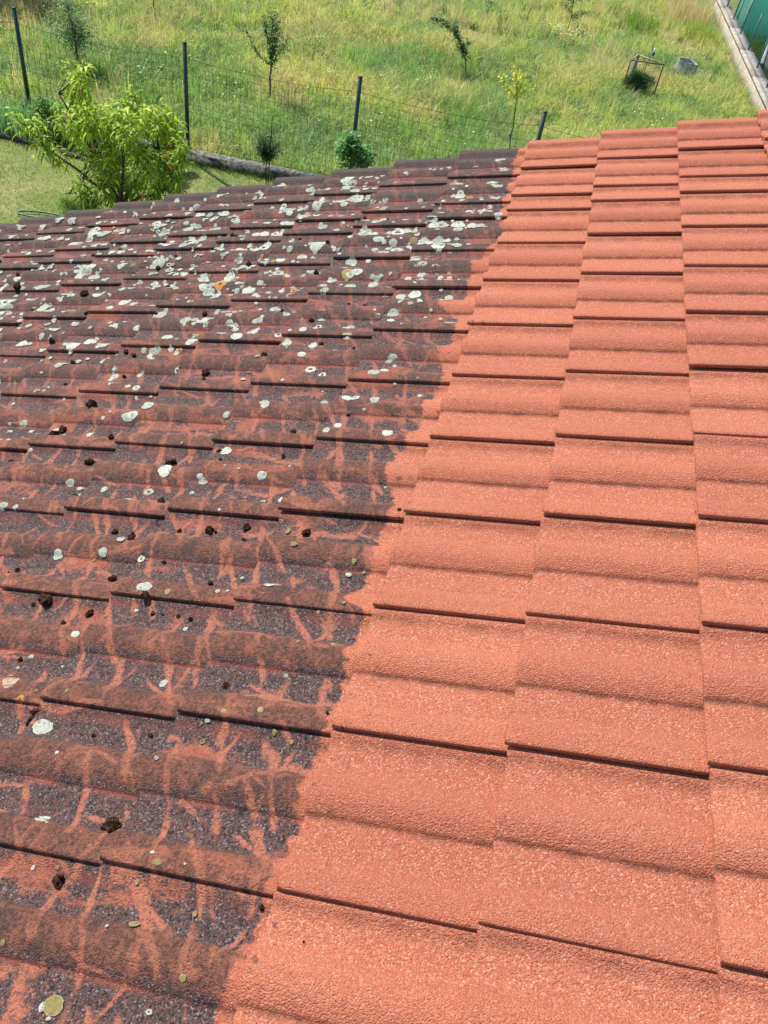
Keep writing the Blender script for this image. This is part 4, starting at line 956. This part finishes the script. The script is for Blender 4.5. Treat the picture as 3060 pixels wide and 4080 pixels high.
for a, b in zip(FP[:-1], FP[1:]):
    a_ = Vector((a[0], a[1]-.02, GZ+.03))-Vector((-7.84, 8.20, GZ)); b_ = Vector((b[0], b[1]-.02, GZ+.03))-Vector((-7.84, 8.20, GZ)); d = (b_-a_); L = d.length; ang = math.atan2(d.y, d.x)
    MB().box((a_+b_)/2, (L-.008, .19, .22), Matrix.Rotation(ang, 3, 'Z')).build('kerb_block', conc, root)

# ------------------------------------------------------------------ boundary wall at the right with its posts
wc = NT('rendered_wall'); P = wc.n('ShaderNodeNewGeometry').outputs['Position']
n_ = wc.noise(P, 5, 6, .7).outputs[0]; c_ = wc.mix(wc.ramp(n_, .35, .65), (.30, .265, .21), (.46, .41, .33)); c_ = wc.mix(wc.ramp(wc.noise(P, 22, 5, .7).outputs[0], .55, .72, 0, .6), c_, (.22, .19, .15))
wc = wc.end(wc.bsdf(c_, .95, .15, wc.bump(n_, .02)))
cg = mat_plain('grey_coping', (.18, .175, .165), (.29, .28, .265), 7, .95, .15, 0, .01, 30)
def wx(y): return 3.86+(25.12-y)*.048
def band(x0, x1, y0, y1, z0, z1):
    v = [(wx(y0)+x0, y0, z0), (wx(y0)+x1, y0, z0), (wx(y1)+x1, y1, z0), (wx(y1)+x0, y1, z0)]; v += [(a, b, z1) for a, b, _ in v]
    return v, [(3,2,1,0), (4,5,6,7), (0,1,5,4), (1,2,6,5), (2,3,7,6), (3,0,4,7)]
wroot = empty('boundary_wall', (wx(18), 18, GZ)); tag(wroot, 'low pale boundary wall running away along the right side of the meadow', 'wall')
def wall_piece(name, x0, x1, y0, y1, z0, z1, m):
    v, f = band(x0, x1, y0, y1, z0, z1); v = [(a-wx(18), b-18, c-GZ) for a, b, c in v]
    return link(name, mesh_np(name, v, f, m), wroot)
wall_piece('wall_body', 0, .30, 9.3, 27.5, GZ-.1, -3.66, wc)
yy = 9.3
while yy < 27.4:
    y2_ = min(27.5, yy+2.4)
    j_ = random.uniform(-.002, .002)
    wall_piece('coping', -.015+j_, .12+j_, yy+.006, y2_, -3.66, -3.612+j_, wc)
    wall_piece('coping', .128+j_, .31, yy+.004, y2_-.004, -3.66, -3.60, cg)
    yy = y2_
wp = mat_plain('teal_post_paint', (0.03, 0.15, 0.13), (0.05, 0.20, 0.17), 12, .4, .5)
WP = [(wx(y)+.19, y, -3.60) for y in (13.2, 14.85, 16.45, 18.1, 19.73, 21.40, 23.07, 24.75, 26.4)]
fence('wire_fence', 'teal green posts with thin wire mesh standing on the pale boundary wall', WP, .82, .05, .75, .021, .10, .0012, .01, wp, wire_m)

# teal tarpaulin shelter behind the wall
def tarp_mat():
    t = NT('teal_tarpaulin'); P = t.n('ShaderNodeNewGeometry').outputs['Position']
    n = t.noise(t.vscale(P, (1, 1, .35)), 3.0, 5, .65).outputs[0]; n2 = t.noise(P, 18, 4, .7).outputs[0]
    c = t.mix(t.ramp(n, .35, .65), (.20, .55, .46), (.26, .62, .53)); c = t.mix(t.ramp(n2, .6, .75, 0, .4), c, (.34, .60, .52))
    b = t.bsdf(c, .42, .5, t.bump(t.noise(t.vscale(P, (1, 1, .25)), 5, 3, .5).outputs[0], .05))
    tr = t.n('ShaderNodeBsdfTranslucent', ins={'Color': c}).outputs[0]
    return t.end(t.n('ShaderNodeMixShader', ins={0: .60, 1: b, 2: tr}).outputs[0])
TM = tarp_mat()
sroot = empty('tarpaulin_shelter', (4.34, 24.42, GZ)); tag(sroot, 'teal tarpaulin covered shelter behind the boundary wall, top right corner', 'shelter')
ux = Vector((.88, .47, 0)).normalized(); uy = Vector((-.10, 1.46, 0)).normalized()
def sheet(a, b, z0, z1, nx, nz, amp):
    V = []; F = []
    nrm = (b-a).cross(Vector((0, 0, 1))).normalized()
    for j in range(nz+1):
        for i in range(nx+1):
            t_ = i/nx; w_ = j/nz; p = a.lerp(b, t_)+Vector((0, 0, z0+(z1-z0)*w_))+nrm*(amp*math.sin(t_*11+w_*2)*(1-w_*.5)+random.gauss(0, amp*.25)); V.append(tuple(p))
    for j in range(nz):
        for i in range(nx): k = j*(nx+1)+i; F.append((k, k+1, k+nx+2, k+nx+1))
    return V, F
O = Vector((0, 0, 0))
for nm, a, b in (('side_sheet', uy*1.5, O), ('front_sheet', O, ux*3.2), ('rear_sheet', ux*3.2+uy*1.5, uy*1.5), ('side_sheet', ux*3.2, ux*3.2+uy*1.5)):
    v, f = sheet(a, b, 0.0, 2.0, 18, 10, .014); link(nm, mesh_np(nm, v, f, TM, True), sroot)
mid_r = [(O+uy*.75), (ux*3.2+uy*.75)]
v = [tuple(O+Vector((0, 0, 2.0))-uy*.05), tuple(ux*3.2+Vector((0, 0, 2.0))-uy*.05), tuple(ux*3.2+uy*.75+Vector((0, 0, 2.35))), tuple(uy*.75+Vector((0, 0, 2.35))), tuple(uy*1.55+Vector((0, 0, 2.0))), tuple(ux*3.2+uy*1.55+Vector((0, 0, 2.0)))]
link('roof_sheet', mesh_np('roof_sheet', v, [(0, 1, 2, 3), (3, 2, 5, 4), (0, 3, 4), (1, 5, 2)], TM), sroot)
# pale seam tape down the corner and folds
white_m = mat_plain('pale_tape', (.55, .72, .70), (.65, .80, .78), 6, .5)
for a, b in ((O+uy*.02-ux*.012, 2.0), (uy*1.05-ux*.022, 1.7)):
    MB().box(tuple(a+Vector((0, 0, b/2+.1))), (.02, .05, b), Matrix.Rotation(math.atan2(uy.y, uy.x)-math.pi/2, 3, 'Z')).build('seam', white_m, sroot)

# black ribbed composter and timber post beyond the wall
blk = mat_plain('black_plastic', (.018, .024, .028), (.035, .045, .05), 10, .5, .4)
cb = empty('compost_bin', (5.06, 21.7, GZ), (0, 0, -.15)); tag(cb, 'black ribbed plastic bin behind the wall at the right edge', 'bin')
MB().box((.1, 0, .16), (.75, 2.4, .32)).build('body', blk, cb)
gp = mat_plain('grey_rib', (.10, .13, .14), (.17, .20, .21), 10, .5)
for k in range(12): MB().tube([(-.29, -1.1+.19*k, .02), (-.295, -1.1+.19*k, .28), (-.25, -1.1+.19*k, .335), (.1, -1.02+.19*k, .345), (.45, -1.1+.19*k, .335)], .010, 5).build('rib', gp, cb, smooth=True)
MB().box((-.345, 0, .33), (.09, 2.4, .05)).build('rim', mat_plain('grey_rim', (.26, .29, .28), (.36, .38, .37), 8), cb)
wood = mat_plain('brown_timber', (.16, .095, .05), (.26, .17, .095), 9, .85)
o = MB().bar((0, 0, .42), (.30, 1.9, .46), .14, .10).build('timber_beam', wood, None, (4.62, 19.5, GZ)); tag(o, 'brown timber beam lying on the bin behind the wall at the right edge', 'beam')

# ------------------------------------------------------------------ tree guard (triangular wire cage) with weeds and a tagged sapling
rust = mat_plain('rusty_angle_iron', (.16, .10, .055), (.26, .19, .11), 30, .8)
cgz = GZ-.02
TA, TB, TC = (1.22, 16.92), (1.37, 17.48), (1.94, 17.09)
croot = empty('wire_cage', (1.5, 17.15, cgz)); tag(croot, 'triangular wire cage with rusty frame guarding a sapling in the meadow', 'cage')
def L_(p, z): return (p[0]-1.5, p[1]-17.15, z)
for p, w_ in ((TA, .03), (TC, .03)): MB().bar(L_(p, 0), L_(p, .67), w_).build('upright', rust, croot)
MB().box(L_(TB, .34), (.085, .02, .66), Matrix.Rotation(.5, 3, 'Z')).build('upright', mat_plain('grey_board', (.30, .27, .25), (.38, .35, .32), 12), croot)
for a, b in ((TA, TB), (TB, TC), (TA, TC)):
    MB().bar(L_(a, .665), L_(b, .665), .026).build('top_rail', mat_plain('weathered_rail', (.30, .26, .17), (.40, .36, .25), 20) if a == TB or b == TB else rust, croot)
V = []; F = []
for a, b in ((TA, TB), (TB, TC), (TA, TC)):
    v, f = wire_mesh(L_(a, 0), L_(b, 0), .02, .65, .05, .0014, 0); off = len(V); V += v; F += [tuple(i+off for i in ff) for ff in f]
link('wire_mesh', mesh_np('wire_mesh', V, F, mat_plain('grey_wire', (.25, .25, .23), (.32, .32, .3), 20, .5)), croot)
B9 = (1.58, 17.2, cgz)
m1 = wob([B9, (1.60, 17.25, -3.6), (1.63, 17.3, -3.2), (1.60, 17.3, -2.98)], .008); m2 = wob([(1.52, 17.2, cgz), (1.56, 17.25, -3.5), (1.56, 17.3, -3.25)], .008)
r9 = plant('sapling', B9, 'sapling with a blue and white tag rising out of the wire cage', 'sapling', [(m1, taper(len(m1), .008, .005)), (m2, taper(len(m2), .005, .003))], bark_dark,
      [foliage_along([rel(m1[8:], B9)], 70, (.035, .06), (.014, .022), ((.02, .04, .02), (.05, .08, .035)), .015), foliage_along([rel(m2, B9)], 30, (.03, .05), (.012, .02), gcol, .02)])
tg = MB().box((.075, .0, .86), (.050, .012, .10), Matrix.Rotation(.25, 3, 'Y')).build('tag', mat_plain('white_tag', (.75, .80, .85), (.8, .84, .88), 5, .5), r9)
MB().box((.085, -.004, .80), (.052, .014, .075), Matrix.Rotation(.25, 3, 'Y')).build('tag', mat_plain('blue_tag', (.03, .09, .28), (.05, .12, .35), 5, .5), r9)
bush('weed_clump', (1.55, 17.12, cgz), 'dark green weeds filling the bottom of the triangular wire cage', .36, .24, .24, 4200, (.06, .12), (.012, .018), ((.03, .085, .03), (.09, .18, .06)), .22, droop=.3, cat='weeds')

# ------------------------------------------------------------------ pale tub half sunk in the grass
tr = empty('metal_tub', (2.70, 19.72, GZ)); tr.scale = (.88, .88, .95); tag(tr, 'pale galvanised tub with ragged rim half sunk in the meadow grass', 'tub')
V = []; F = []; ns = 28
prof = [(.31, -.05), (.295, .12), (.27, .25), (.275, .265), (.262, .26), (.275, .10), (.28, .02)]
for j, (r_, z_) in enumerate(prof):
    for k in range(ns):
        a = 2*math.pi*k/ns; dent = 1+.05*math.sin(3*a+1)+(.05*math.sin(9*a) if -1.2 < a-6.28 or a < .6 else 0)
        zz = z_-(.05*max(0, math.cos(a-.2))**2 if z_ > .2 else 0)+(random.gauss(0, .006) if z_ > .2 else 0)
        V.append((r_*dent*math.cos(a), r_*dent*math.sin(a), zz))
for j in range(len(prof)-1):
    for k in range(ns): F.append((j*ns+k, j*ns+(k+1) % ns, (j+1)*ns+(k+1) % ns, (j+1)*ns+k))
link('tub_wall', mesh_np('tub_wall', V, F, mat_plain('dull_zinc', (.22, .27, .25), (.44, .50, .46), 9, .6, .4), True), tr)
V = [(.275*math.cos(2*math.pi*k/ns), .275*math.sin(2*math.pi*k/ns), .05) for k in range(ns)]
link('tub_floor', mesh_np('tub_floor', V, [tuple(range(ns))], mat_plain('dark_floor', (.02, .016, .012), (.04, .03, .02), 20)), tr)  # near-black disc closing the inside of the tub

# hose curve on the lawn by the roof edge
mb = MB(); pts = []
for k in range(40):
    a = 2*math.pi*k/36; pts.append((.30*math.cos(a), 0.085*math.sin(a), .03+.012*(k/40)))
o = mb.tube(pts, .012, 6).build('garden_hose', mat_plain('green_hose', (.05, .16, .10), (.08, .24, .15), 12, .4), None, (-6.17, 5.58, GZ), (0, 0, .25)); tag(o, 'loop of green garden hose lying on the lawn against the roof edge', 'hose')
